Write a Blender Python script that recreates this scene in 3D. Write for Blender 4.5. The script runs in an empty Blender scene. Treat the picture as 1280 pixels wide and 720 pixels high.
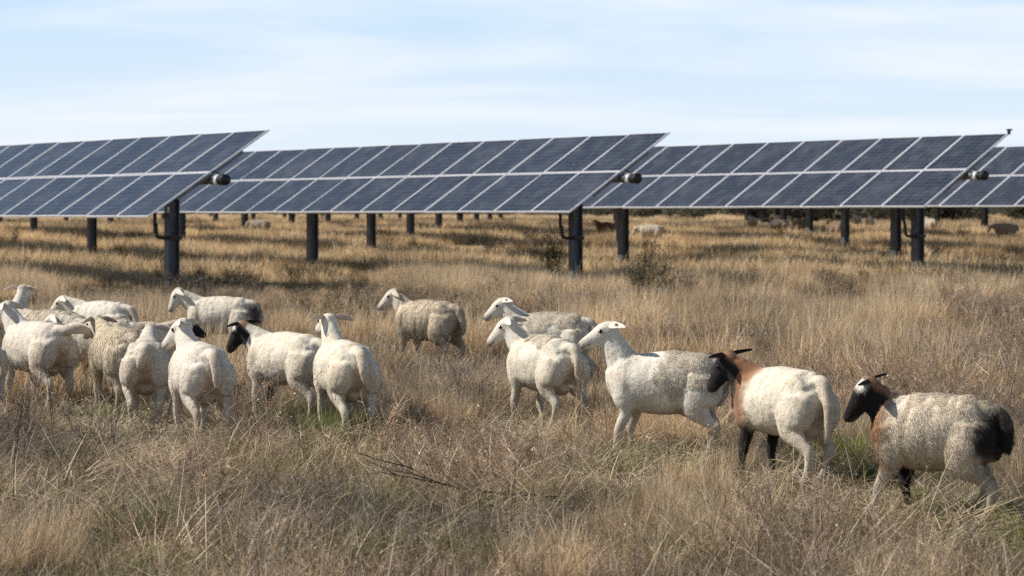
import bpy, bmesh, math, random
import numpy as np
from mathutils import Vector, Matrix, noise as mnoise

R = math.radians
F, CX, HY, EYE = 3260.0, 640.0, 268.0, 1.5      # focal length (px of the 1280 frame), centre column, horizon row, eye height
scene = bpy.context.scene
COL = scene.collection
rng = np.random.default_rng(7)
random.seed(7)

# ------------------------------------------------------------------ helpers
def smooth(a, b, x):
    t = np.clip((np.asarray(x, float) - a) / (b - a), 0, 1)
    return t * t * (3 - 2 * t)

_P = np.random.default_rng(3).random((256, 256))
def vnoise(x, y, scale=1.0, seed=0):
    x = np.asarray(x, float) / scale + seed * 17.3 + 500
    y = np.asarray(y, float) / scale + seed * 31.7 + 500
    xi = np.floor(x).astype(int); yi = np.floor(y).astype(int)
    fx = x - xi; fy = y - yi
    fx = fx * fx * (3 - 2 * fx); fy = fy * fy * (3 - 2 * fy)
    g = lambda a, b: _P[a % 256, b % 256]
    return (g(xi, yi) * (1 - fx) + g(xi + 1, yi) * fx) * (1 - fy) + (g(xi, yi + 1) * (1 - fx) + g(xi + 1, yi + 1) * fx) * fy

def terr(x, y):
    """height of the ground"""
    x = np.asarray(x, float); y = np.asarray(y, float)
    near = 1 - smooth(68, 118, y)
    return (0.72 * smooth(68, 122, y) + 0.36 * smooth(122, 240, y)
            + near * (0.10 * (vnoise(x, y, 2.2, 1) - .5) + 0.05 * (vnoise(x, y, .7, 2) - .5))
            + (1 - near) * 0.10 * (vnoise(x, y, 15.0, 1) - .5))

def tag(o, label=None, cat=None, group=None, kind=None):
    if label: o['label'] = label
    if cat: o['category'] = cat
    if group: o['group'] = group
    if kind: o['kind'] = kind
    return o

def empty(name, loc=(0, 0, 0), rz=0.0):
    o = bpy.data.objects.new(name, None)
    o.empty_display_size = .2
    COL.objects.link(o)
    o.location = loc
    o.rotation_euler = (0, 0, rz)
    return o

def mesh_obj(name, me, parent=None, link=True):
    o = bpy.data.objects.new(name, me)
    if link: COL.objects.link(o)
    if parent: o.parent = parent
    return o

def np_mesh(name, V, faces, mats=(), smooth_sh=False, cols=None, midx=None, nrm=None):
    """mesh from vertex array and list of face-index arrays (each (n,k))"""
    me = bpy.data.meshes.new(name)
    V = np.asarray(V, np.float32)
    me.vertices.add(len(V)); me.vertices.foreach_set('co', V.ravel())
    loops = np.concatenate([f.ravel() for f in faces]) if faces else np.zeros(0, int)
    tot = np.concatenate([np.full(len(f), f.shape[1]) for f in faces])
    st = np.concatenate([[0], np.cumsum(tot)[:-1]])
    me.loops.add(len(loops)); me.loops.foreach_set('vertex_index', loops.astype(np.int32))
    me.polygons.add(len(tot)); me.polygons.foreach_set('loop_start', st.astype(np.int32))
    me.polygons.foreach_set('loop_total', tot.astype(np.int32))
    if midx is not None: me.polygons.foreach_set('material_index', np.asarray(midx, np.int32))
    me.polygons.foreach_set('use_smooth', np.full(len(tot), smooth_sh))
    for m in mats: me.materials.append(m)
    if cols is not None:
        a = me.attributes.new('col', 'FLOAT_COLOR', 'POINT')
        c = np.ones((len(V), 4), np.float32); c[:, :3] = cols
        a.data.foreach_set('color', c.ravel())
    me.update(calc_edges=True)
    me.validate()
    if nrm is not None: me.normals_split_custom_set_from_vertices(np.asarray(nrm, float).tolist())   # zero rows keep the mesh's own normal
    return me

class MB:
    """collects boxes, tubes and prisms into one mesh"""
    def __init__(s): s.V = []; s.F = []; s.M = []; s.n = 0
    def add(s, V, F, m=0):
        V = np.asarray(V, float)
        s.V.append(V)
        for f in F: s.F.append([i + s.n for i in f]); s.M.append(m)
        s.n += len(V)
    def box(s, c, size, rot=None, m=0):
        h = np.array(size) / 2
        V = np.array([[x, y, z] for x in (-1, 1) for y in (-1, 1) for z in (-1, 1)]) * h
        if rot is not None: V = V @ np.array(rot.to_3x3()).T
        V = V + np.array(c)
        s.add(V, [(0, 1, 3, 2), (4, 6, 7, 5), (0, 4, 5, 1), (2, 3, 7, 6), (0, 2, 6, 4), (1, 5, 7, 3)], m)
    def tube(s, pts, rad, n=8, cap=True, m=0):
        V, F = tube_arrays(pts, [(r, r) if np.isscalar(r) else r for r in (rad if hasattr(rad, '__len__') else [rad] * len(pts))], n, cap)
        s.add(V, F, m)
    def build(s, name, mats, parent=None, smooth_sh=False, link=True):
        me = bpy.data.meshes.new(name)
        me.from_pydata([tuple(v) for v in np.concatenate(s.V)], [], s.F)
        for m in (mats if isinstance(mats, (list, tuple)) else [mats]): me.materials.append(m)
        me.polygons.foreach_set('material_index', s.M)
        me.polygons.foreach_set('use_smooth', [smooth_sh] * len(s.F))
        me.update()
        return mesh_obj(name, me, parent, link)

def tube_arrays(pts, rads, n=12, cap=True, up=(0, 0, 1)):
    """loft elliptical rings along a polyline; rads = (side, vertical) per point"""
    P = [Vector(p) for p in pts]
    V = []; F = []
    k = len(P)
    for i in range(k):
        t = (P[min(i + 1, k - 1)] - P[max(i - 1, 0)])
        if t.length < 1e-9: t = Vector((0, 0, 1))
        t.normalize()
        u = Vector(up)
        if abs(t.dot(u)) > .95: u = Vector((1, 0, 0))
        side = t.cross(u).normalized(); upv = side.cross(t).normalized()
        for j in range(n):
            a = 2 * math.pi * j / n
            V.append(P[i] + side * math.cos(a) * rads[i][0] + upv * math.sin(a) * rads[i][1])
    for i in range(k - 1):
        for j in range(n):
            a, b = i * n + j, i * n + (j + 1) % n
            F.append((a, b, b + n, a + n))
    if cap:
        F.append(tuple(range(n))[::-1]); F.append(tuple((k - 1) * n + j for j in range(n)))
    return np.array([tuple(v) for v in V]), F

def catmull(pts, rads, sub=4):
    pts = np.array(pts, float); rads = np.array(rads, float)
    A = np.hstack([pts, rads]); out = []
    for i in range(len(A) - 1):
        p0 = A[max(i - 1, 0)]; p1 = A[i]; p2 = A[i + 1]; p3 = A[min(i + 2, len(A) - 1)]
        for k in range(sub):
            t = k / sub
            out.append(.5 * (2 * p1 + (p2 - p0) * t + (2 * p0 - 5 * p1 + 4 * p2 - p3) * t * t + (3 * p1 - p0 - 3 * p2 + p3) * t ** 3))
    out.append(A[-1]); out = np.array(out)
    return out[:, :3], np.maximum(out[:, 3:], .003)

# ------------------------------------------------------------------ materials
def mat_new(name):
    m = bpy.data.materials.new(name); m.use_nodes = True
    nt = m.node_tree; nt.nodes.clear()
    out = nt.nodes.new('ShaderNodeOutputMaterial')
    return m, nt, out
def N(nt, t, **kw):
    n = nt.nodes.new(t)
    for k, v in kw.items():
        if k.startswith('i_'):
            n.inputs[k[2:].replace('_', ' ')].default_value = v
        else: setattr(n, k, v)
    return n
def L(nt, a, b): nt.links.new(a, b)
def ramp(nt, stops, interp='LINEAR'):
    r = nt.nodes.new('ShaderNodeValToRGB'); cr = r.color_ramp; cr.interpolation = interp
    while len(cr.elements) < len(stops): cr.elements.new(.5)
    for e, (p, c) in zip(cr.elements, stops):
        e.position = p; e.color = (*c, 1) if len(c) == 3 else c
    return r
def mixc(nt, fac, a, b, mode='MIX'):
    m = nt.nodes.new('ShaderNodeMix'); m.data_type = 'RGBA'; m.blend_type = mode
    for sock, v in ((m.inputs[0], fac), (m.inputs[6], a), (m.inputs[7], b)):
        if isinstance(v, (int, float)): sock.default_value = v
        elif isinstance(v, tuple): sock.default_value = (*v, 1)
        else: L(nt, v, sock)
    return m.outputs[2]

def mat_grass(name, patch_a, patch_b, trans=.35, sat=1.0):
    """colour from the blade's own attribute, shifted clump by clump and patch by patch"""
    m, nt, out = mat_new(name)
    at = N(nt, 'ShaderNodeAttribute', attribute_name='col')
    oi = N(nt, 'ShaderNodeObjectInfo')
    nz = N(nt, 'ShaderNodeTexNoise'); nz.inputs['Scale'].default_value = .45; nz.inputs['Detail'].default_value = 3
    L(nt, oi.outputs['Location'], nz.inputs['Vector'])
    r = ramp(nt, [(.36, tuple(c * .74 for c in patch_a)), (.62, tuple(c * 1.12 for c in patch_b))])
    L(nt, nz.outputs['Fac'], r.inputs[0])
    c = mixc(nt, 1.0, at.outputs['Color'], r.outputs[0], 'MULTIPLY')
    mr = N(nt, 'ShaderNodeMapRange'); mr.inputs['To Min'].default_value = .62; mr.inputs['To Max'].default_value = 1.3
    L(nt, oi.outputs['Random'], mr.inputs['Value'])
    hs = N(nt, 'ShaderNodeHueSaturation'); hs.inputs['Saturation'].default_value = sat
    L(nt, mr.outputs[0], hs.inputs['Value']); L(nt, c, hs.inputs['Color'])
    p = N(nt, 'ShaderNodeBsdfPrincipled'); p.inputs['Roughness'].default_value = .6
    p.inputs['Specular IOR Level'].default_value = .35
    tr = N(nt, 'ShaderNodeBsdfTranslucent')
    L(nt, hs.outputs[0], p.inputs['Base Color']); L(nt, hs.outputs[0], tr.inputs['Color'])
    mx = N(nt, 'ShaderNodeMixShader'); mx.inputs[0].default_value = trans
    L(nt, p.outputs[0], mx.inputs[1]); L(nt, tr.outputs[0], mx.inputs[2]); L(nt, mx.outputs[0], out.inputs[0])
    return m

def mat_sheep(name, bump=.5, scale=70, hair=True):
    m, nt, out = mat_new(name)
    at = N(nt, 'ShaderNodeAttribute', attribute_name='col')
    tc = N(nt, 'ShaderNodeTexCoord')
    n1 = N(nt, 'ShaderNodeTexNoise'); n1.inputs['Scale'].default_value = 9; n1.inputs['Detail'].default_value = 5
    L(nt, tc.outputs['Object'], n1.inputs['Vector'])
    r = ramp(nt, [(.3, (.80, .765, .71)), (.6, (1, 1, 1))]); L(nt, n1.outputs['Fac'], r.inputs[0])
    c = mixc(nt, .8, at.outputs['Color'], r.outputs[0], 'MULTIPLY')
    n2 = N(nt, 'ShaderNodeTexNoise'); n2.inputs['Scale'].default_value = scale; n2.inputs['Detail'].default_value = 4
    L(nt, tc.outputs['Object'], n2.inputs['Vector'])
    bp = N(nt, 'ShaderNodeBump'); bp.inputs['Strength'].default_value = bump; bp.inputs['Distance'].default_value = .02
    L(nt, n2.outputs['Fac'], bp.inputs['Height'])
    p = N(nt, 'ShaderNodeBsdfPrincipled'); p.inputs['Roughness'].default_value = .85
    p.inputs['Specular IOR Level'].default_value = .2
    p.inputs['Sheen Weight'].default_value = .08; p.inputs['Sheen Roughness'].default_value = .6
    L(nt, c, p.inputs['Base Color']); L(nt, bp.outputs[0], p.inputs['Normal']); L(nt, p.outputs[0], out.inputs[0])
    return m

def mat_plain(name, col, rough=.6, metal=0.0, noise=.25, nscale=12, bump=0.0, spec=.5):
    m, nt, out = mat_new(name)
    tc = N(nt, 'ShaderNodeTexCoord')
    nz = N(nt, 'ShaderNodeTexNoise'); nz.inputs['Scale'].default_value = nscale; nz.inputs['Detail'].default_value = 5
    L(nt, tc.outputs['Object'], nz.inputs['Vector'])
    r = ramp(nt, [(.3, tuple(c * (1 - noise) for c in col)), (.7, tuple(min(1, c * (1 + noise)) for c in col))])
    L(nt, nz.outputs['Fac'], r.inputs[0])
    p = N(nt, 'ShaderNodeBsdfPrincipled'); p.inputs['Roughness'].default_value = rough; p.inputs['Metallic'].default_value = metal
    p.inputs['Specular IOR Level'].default_value = spec
    L(nt, r.outputs[0], p.inputs['Base Color'])
    if bump:
        b = N(nt, 'ShaderNodeBump'); b.inputs['Strength'].default_value = bump; b.inputs['Distance'].default_value = .01
        L(nt, nz.outputs['Fac'], b.inputs['Height']); L(nt, b.outputs[0], p.inputs['Normal'])
    L(nt, p.outputs[0], out.inputs[0])
    return m

def mat_panel():
    """silicon cells under dusty glass: 6 x 10 cells with thin pale seams"""
    m, nt, out = mat_new('solar_glass')
    uv = N(nt, 'ShaderNodeUVMap', uv_map='UVMap')
    sep = N(nt, 'ShaderNodeSeparateXYZ'); L(nt, uv.outputs[0], sep.inputs[0])
    def seam(sock, n, w):
        a = N(nt, 'ShaderNodeMath', operation='MULTIPLY'); a.inputs[1].default_value = n; L(nt, sock, a.inputs[0])
        b = N(nt, 'ShaderNodeMath', operation='FRACT'); L(nt, a.outputs[0], b.inputs[0])
        c = N(nt, 'ShaderNodeMath', operation='SUBTRACT'); c.inputs[1].default_value = .5; L(nt, b.outputs[0], c.inputs[0])
        d = N(nt, 'ShaderNodeMath', operation='ABSOLUTE'); L(nt, c.outputs[0], d.inputs[0])
        e = N(nt, 'ShaderNodeMath', operation='GREATER_THAN'); e.inputs[1].default_value = .5 - w; L(nt, d.outputs[0], e.inputs[0])
        return e.outputs[0]
    s1 = seam(sep.outputs[0], 6, .028); s2 = seam(sep.outputs[1], 10, .04)
    mx = N(nt, 'ShaderNodeMath', operation='MAXIMUM'); L(nt, s1, mx.inputs[0]); L(nt, s2, mx.inputs[1])
    oi = N(nt, 'ShaderNodeObjectInfo')
    tc = N(nt, 'ShaderNodeTexCoord')
    mp = N(nt, 'ShaderNodeVectorMath', operation='ADD'); L(nt, tc.outputs['Object'], mp.inputs[0])
    mu = N(nt, 'ShaderNodeMath', operation='MULTIPLY'); mu.inputs[1].default_value = 50; L(nt, oi.outputs['Random'], mu.inputs[0])
    L(nt, mu.outputs[0], mp.inputs[1])
    nz = N(nt, 'ShaderNodeTexNoise'); nz.inputs['Scale'].default_value = 2.2; nz.inputs['Detail'].default_value = 7; nz.inputs['Roughness'].default_value = .65
    L(nt, mp.outputs[0], nz.inputs['Vector'])
    cell = mixc(nt, oi.outputs['Random'], (.029, .034, .046), (.040, .045, .059))
    c1 = mixc(nt, mx.outputs[0], cell, (.095, .108, .14))
    dr = ramp(nt, [(.45, (0, 0, 0)), (.85, (1, 1, 1))]); L(nt, nz.outputs['Fac'], dr.inputs[0])
    dm = N(nt, 'ShaderNodeMath', operation='MULTIPLY'); dm.inputs[1].default_value = .34; L(nt, dr.outputs[0], dm.inputs[0])
    c2 = mixc(nt, dm.outputs[0], c1, (.25, .26, .29))
    vo = N(nt, 'ShaderNodeTexVoronoi'); vo.inputs['Scale'].default_value = 2.6; L(nt, mp.outputs[0], vo.inputs['Vector'])
    n3 = N(nt, 'ShaderNodeTexNoise'); n3.inputs['Scale'].default_value = 30; n3.inputs['Detail'].default_value = 2; L(nt, mp.outputs[0], n3.inputs['Vector'])
    ad = N(nt, 'ShaderNodeMath', operation='MULTIPLY_ADD'); ad.inputs[1].default_value = .05; L(nt, n3.outputs['Fac'], ad.inputs[0]); L(nt, vo.outputs['Distance'], ad.inputs[2])
    sp = N(nt, 'ShaderNodeMath', operation='LESS_THAN'); sp.inputs[1].default_value = .065; L(nt, ad.outputs[0], sp.inputs[0])
    sp2 = N(nt, 'ShaderNodeMath', operation='MULTIPLY'); sp2.inputs[1].default_value = .55; L(nt, sp.outputs[0], sp2.inputs[0])
    c2 = mixc(nt, sp2.outputs[0], c2, (.55, .55, .52))
    p = N(nt, 'ShaderNodeBsdfPrincipled')
    p.inputs['IOR'].default_value = 1.45; p.inputs['Specular IOR Level'].default_value = .5
    rr = N(nt, 'ShaderNodeMapRange'); rr.inputs['To Min'].default_value = .10; rr.inputs['To Max'].default_value = .26
    L(nt, nz.outputs['Fac'], rr.inputs['Value']); L(nt, rr.outputs[0], p.inputs['Roughness'])
    L(nt, c2, p.inputs['Base Color']); L(nt, p.outputs[0], out.inputs[0])
    return m

def mat_ground():
    m, nt, out = mat_new('dry_soil')
    tc = N(nt, 'ShaderNodeTexCoord')
    geo = N(nt, 'ShaderNodeNewGeometry')
    def nz(s, d=5):
        n = N(nt, 'ShaderNodeTexNoise'); n.inputs['Scale'].default_value = s; n.inputs['Detail'].default_value = d
        L(nt, geo.outputs['Position'], n.inputs['Vector']); return n.outputs['Fac']
    r1 = ramp(nt, [(.3, (.040, .030, .020)), (.5, (.085, .063, .040)), (.7, (.17, .128, .08))]); L(nt, nz(28, 8), r1.inputs[0])
    r2 = ramp(nt, [(.5, (0, 0, 0)), (.68, (1, 1, 1))]); L(nt, nz(.9, 4), r2.inputs[0])
    g = ramp(nt, [(.35, (.035, .05, .016)), (.65, (.10, .12, .04))]); L(nt, nz(60, 4), g.inputs[0])
    c = mixc(nt, r2.outputs[0], r1.outputs[0], g.outputs[0])
    sep = N(nt, 'ShaderNodeSeparateXYZ'); L(nt, geo.outputs['Position'], sep.inputs[0])
    far = N(nt, 'ShaderNodeMapRange'); far.inputs['From Min'].default_value = 35; far.inputs['From Max'].default_value = 90
    L(nt, sep.outputs[1], far.inputs['Value'])
    r3 = ramp(nt, [(.3, (.25, .175, .10)), (.5, (.40, .285, .165)), (.75, (.50, .38, .24))]); L(nt, nz(.5, 8), r3.inputs[0])
    c = mixc(nt, far.outputs[0], c, r3.outputs[0])
    p = N(nt, 'ShaderNodeBsdfPrincipled'); p.inputs['Roughness'].default_value = .95; p.inputs['Specular IOR Level'].default_value = .1
    b = N(nt, 'ShaderNodeBump'); b.inputs['Strength'].default_value = .8; b.inputs['Distance'].default_value = .03
    L(nt, nz(45, 6), b.inputs['Height']); L(nt, b.outputs[0], p.inputs['Normal'])
    L(nt, c, p.inputs['Base Color']); L(nt, p.outputs[0], out.inputs[0])
    return m

M_GOLD = mat_grass('straw_blades', (1.06, .97, .86), (1.12, 1.04, .94), .36)
M_FAR = mat_grass('far_straw', (1.0, .88, .76), (1.06, .96, .86), .45)
M_GREY = mat_grass('dead_stem', (.85, .85, .88), (1.15, 1.02, .86), .15)
M_GREEN = mat_grass('green_blades', (.85, 1.0, .8), (1.2, 1.05, .9), .4)
M_LEAF = mat_grass('shrub_leaf', (.85, .9, .9), (1.15, 1.08, .95), .3)
M_HAIR = mat_sheep('sheep_hair', .22, 70)
M_WOOL = mat_sheep('sheep_wool', .25, 60)
M_EYE = mat_plain('sheep_eye', (.015, .010, .008), .12, noise=.1)
M_TAG = mat_plain('orange_plastic', (.62, .22, .03), .4, noise=.1)
M_STEEL = mat_plain('galvanised_post', (.095, .104, .125), .55, .35, .35, 6, .1)
M_DARK = mat_plain('black_rubber', (.012, .012, .013), .5, 0, .2, 20)
M_ALU = mat_plain('aluminium_frame', (.80, .80, .82), .4, .1, .06, 8)
M_BACK = mat_plain('panel_backsheet', (.50, .50, .50), .6, 0, .08, 3)
M_TUBE = mat_plain('torque_tube_steel', (.16, .165, .175), .5, .5, .25, 5)
M_GLASS = mat_panel()
M_BARK = mat_plain('grey_bark', (.085, .068, .052), .9, 0, .4, 30, .6)

# ------------------------------------------------------------------ camera, sun, sky
cam = bpy.data.cameras.new('camera'); camo = bpy.data.objects.new('camera', cam); COL.objects.link(camo)
camo.location = (0, 0, EYE); camo.rotation_euler = (R(90), 0, 0)
cam.sensor_width = 36; cam.lens = F / 1280 * 36
cam.shift_y = -(360 - HY) / 1280
cam.clip_start = .1; cam.clip_end = 8000
cam.dof.use_dof = True; cam.dof.focus_distance = 16.2; cam.dof.aperture_fstop = (cam.lens / 1000) / .017; cam.dof.aperture_blades = 9
scene.camera = camo

SUN = Vector((-.95, .05, .84)).normalized()          # towards the sun: left, a little beyond the flock
sl = bpy.data.lights.new('sun', 'SUN'); sl.energy = 5.0; sl.angle = R(.53); sl.color = (1.0, .945, .86)
so = bpy.data.objects.new('sun', sl); COL.objects.link(so)
so.rotation_euler = SUN.to_track_quat('Z', 'Y').to_euler(); so.location = SUN * 50

w = bpy.data.worlds.new('World'); scene.world = w; w.use_nodes = True
nt = w.node_tree; nt.nodes.clear()
wo = N(nt, 'ShaderNodeOutputWorld'); bg = N(nt, 'ShaderNodeBackground'); bg.inputs['Strength'].default_value = .06
sky = N(nt, 'ShaderNodeTexSky', sky_type='NISHITA'); sky.sun_disc = False
sky.sun_elevation = math.asin(SUN.z); sky.sun_rotation = math.atan2(SUN.x, SUN.y)
sky.air_density = 1.0; sky.dust_density = .6; sky.ozone_density = 2.0; sky.altitude = 200
tc = N(nt, 'ShaderNodeTexCoord')
# thin cirrus drawn out along the horizon: world direction, flattened in height
sep = N(nt, 'ShaderNodeSeparateXYZ'); L(nt, tc.outputs['Generated'], sep.inputs[0])
den = N(nt, 'ShaderNodeMath', operation='ADD'); den.inputs[1].default_value = .10; L(nt, sep.outputs[2], den.inputs[0])
dx = N(nt, 'ShaderNodeMath', operation='DIVIDE'); L(nt, sep.outputs[0], dx.inputs[0]); L(nt, den.outputs[0], dx.inputs[1])
dy = N(nt, 'ShaderNodeMath', operation='DIVIDE'); L(nt, sep.outputs[1], dy.inputs[0]); L(nt, den.outputs[0], dy.inputs[1])
cmb = N(nt, 'ShaderNodeCombineXYZ'); L(nt, dx.outputs[0], cmb.inputs[0]); L(nt, dy.outputs[0], cmb.inputs[1])
mp = N(nt, 'ShaderNodeMapping'); mp.inputs['Scale'].default_value = (.55, 1.0, 1); mp.inputs['Rotation'].default_value = (0, 0, R(6)); mp.inputs['Location'].default_value = (3.1, 1.7, 0)
L(nt, cmb.outputs[0], mp.inputs['Vector'])
cn = N(nt, 'ShaderNodeTexNoise'); cn.inputs['Scale'].default_value = 1.0; cn.inputs['Detail'].default_value = 7; cn.inputs['Roughness'].default_value = .55; cn.inputs['Distortion'].default_value = .4
L(nt, mp.outputs[0], cn.inputs['Vector'])
cr = ramp(nt, [(.44, (0, 0, 0)), (.62, (1, 1, 1))]); L(nt, cn.outputs['Fac'], cr.inputs[0])
cf = N(nt, 'ShaderNodeMath', operation='MULTIPLY_ADD'); cf.inputs[1].default_value = .04; cf.inputs[2].default_value = .94; L(nt, cr.outputs[0], cf.inputs[0])
cl = N(nt, 'ShaderNodeMath', operation='MULTIPLY'); cl.inputs[1].default_value = .72; L(nt, cr.outputs[0], cl.inputs[0])
# the bright haze belongs to the lowest part of the sky and thins out upwards
hz = N(nt, 'ShaderNodeMapRange'); hz.interpolation_type = 'SMOOTHSTEP'; hz.inputs['From Min'].default_value = .09; hz.inputs['From Max'].default_value = .34; hz.inputs['To Min'].default_value = 1.0; hz.inputs['To Max'].default_value = .06
L(nt, sep.outputs[2], hz.inputs['Value'])
cf2 = N(nt, 'ShaderNodeMath', operation='MULTIPLY'); L(nt, cf.outputs[0], cf2.inputs[0]); L(nt, hz.outputs[0], cf2.inputs[1]); cf = cf2
hr = ramp(nt, [(.0, (14.7, 15.7, 17.0)), (.035, (12.9, 15.0, 17.2)), (.085, (10.3, 13.7, 17.3)), (.2, (5.5, 9.5, 15.0))]); L(nt, sep.outputs[2], hr.inputs[0])
hazec = mixc(nt, cl.outputs[0], hr.outputs[0], (15.6, 16.2, 17.0))
skc = mixc(nt, cf.outputs[0], sky.outputs[0], hazec)
L(nt, skc, bg.inputs['Color']); L(nt, bg.outputs[0], wo.inputs[0])

scene.view_settings.view_transform = 'Standard'; scene.view_settings.look = 'None'
scene.view_settings.exposure = 0; scene.view_settings.gamma = 1
scene.render.engine = 'CYCLES'
cy = scene.cycles
cy.use_denoising = False; cy.max_bounces = 4; cy.diffuse_bounces = 2; cy.glossy_bounces = 2; cy.transmission_bounces = 2; cy.transparent_max_bounces = 4
cy.use_adaptive_sampling = True; cy.adaptive_threshold = .006
cy.caustics_reflective = False; cy.caustics_refractive = False

# ------------------------------------------------------------------ ground
def build_ground():
    ys = np.concatenate([np.linspace(-12, 3, 8)[:-1], np.arange(3, 34, .16), np.geomspace(34, 260, 90), np.geomspace(280, 4500, 22)])
    us = np.linspace(-1, 1, 150)
    V = []
    for y in ys:
        half = 14 + max(y, 0) * .7
        x = us * half
        V.append(np.stack([x, np.full_like(x, y), terr(x, y)], 1))
    V = np.concatenate(V); n = len(us); k = len(ys)
    i, j = np.meshgrid(np.arange(k - 1), np.arange(n - 1), indexing='ij')
    a = (i * n + j).ravel()
    me = np_mesh('ground', V, [np.stack([a, a + 1, a + n + 1, a + n], 1)], [mat_ground()], True)
    tag(mesh_obj('ground', me), kind='structure')
build_ground()

# ------------------------------------------------------------------ solar tracker rows
TH = math.atan2(2090, F)
D = Vector((-math.sin(TH), math.cos(TH), 0))         # along a row, away from the camera
E = Vector((math.cos(TH), math.sin(TH), 0))          # across the rows
TILT = R(33.2)
PITCH, MW, ML, GAP = 1.455, 1.437, 1.505, .024
ROT = Matrix((D, (E * math.cos(TILT) + Vector((0, 0, 1)) * math.sin(TILT)), (-E * math.sin(TILT) + Vector((0, 0, 1)) * math.cos(TILT)))).transposed()
# local axes of a table: x along the row, y up the slope, z out of the glass  (D x slope = normal ? keep right-handed)
if ROT.determinant() < 0:
    ROT = Matrix((-D, (E * math.cos(TILT) + Vector((0, 0, 1)) * math.sin(TILT)), (-E * math.sin(TILT) + Vector((0, 0, 1)) * math.cos(TILT)))).transposed()
    SGN = -1
else: SGN = 1
ROTE = ROT.to_euler()

def panel_meshes():
    w2, l2, t, fw = MW / 2, ML / 2, .035, .023
    g = bpy.data.meshes.new('solar_panel')
    V = [(-w2 + fw, -l2 + fw, .004), (w2 - fw, -l2 + fw, .004), (w2 - fw, l2 - fw, .004), (-w2 + fw, l2 - fw, .004)]
    V += [(x, y, -.006) for x, y, z in V]
    g.from_pydata(V, [], [(0, 1, 2, 3), (7, 6, 5, 4)])
    g.materials.append(M_GLASS); g.materials.append(M_BACK)
    g.polygons[1].material_index = 1
    uv = g.uv_layers.new(name='UVMap')
    for k, c in enumerate([(0, 0), (1, 0), (1, 1), (0, 1), (0, 1), (1, 1), (1, 0), (0, 0)]): uv.data[k].uv = c
    b = MB()
    zc = .008 - t / 2
    b.box((0, l2 - fw / 2, zc), (MW, fw, t)); b.box((0, -l2 + fw / 2, zc), (MW, fw, t))
    b.box((w2 - fw / 2, 0, zc), (fw, ML - 2 * fw, t)); b.box((-w2 + fw / 2, 0, zc), (fw, ML - 2 * fw, t))
    o = b.build('frame', M_ALU, link=False)
    f = o.data; bpy.data.objects.remove(o)
    return g, f
PG, PF = panel_meshes()

def table_mesh(cols, zoff):
    """distant stretch of a table as one sheet of modules"""
    V, Fq, mi, uvs = [], [], [], []
    w2, l2, fw = MW / 2, ML / 2, .027
    for c, zo in zip(cols, zoff):
        for s in (-1, 1):
            o = np.array([SGN * (c + .5) * PITCH, s * (ML + GAP) / 2, 0])
            up = np.array(ROT.transposed() @ Vector((0, 0, zo)))
            for (a, b, z, m) in ((w2, l2, .0, 1), (w2 - fw, l2 - fw, .005, 0)):
                n = len(V)
                for x, y in ((-a, -b), (a, -b), (a, b), (-a, b)): V.append(o + up + (x, y, z))
                Fq.append((n, n + 1, n + 2, n + 3)); mi.append(m); uvs += [(0, 0), (1, 0), (1, 1), (0, 1)]
    me = bpy.data.meshes.new('panel_sheet'); me.from_pydata([tuple(v) for v in V], [], Fq)
    me.materials.append(M_GLASS); me.materials.append(M_ALU)
    me.polygons.foreach_set('material_index', mi)
    uv = me.uv_layers.new(name='UVMap')
    for k, c in enumerate(uvs): uv.data[k].uv = c
    me.update()
    return me

def post_mb(h, first):
    """wide-flange pile, foot 0.4 m under the surface, with a bearing plate at its head"""
    b = MB()
    a = .21; t = .02
    rz = Matrix.Rotation(TH - R(90), 3, 'Z')
    for s in (-1, 1): b.box(rz @ Vector((0, s * a / 2, h / 2 - .2)), (a, t, h + .4), rz)
    b.box((0, 0, h / 2 - .2), (t, a - t, h + .4), rz)
    return b, rz

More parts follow.
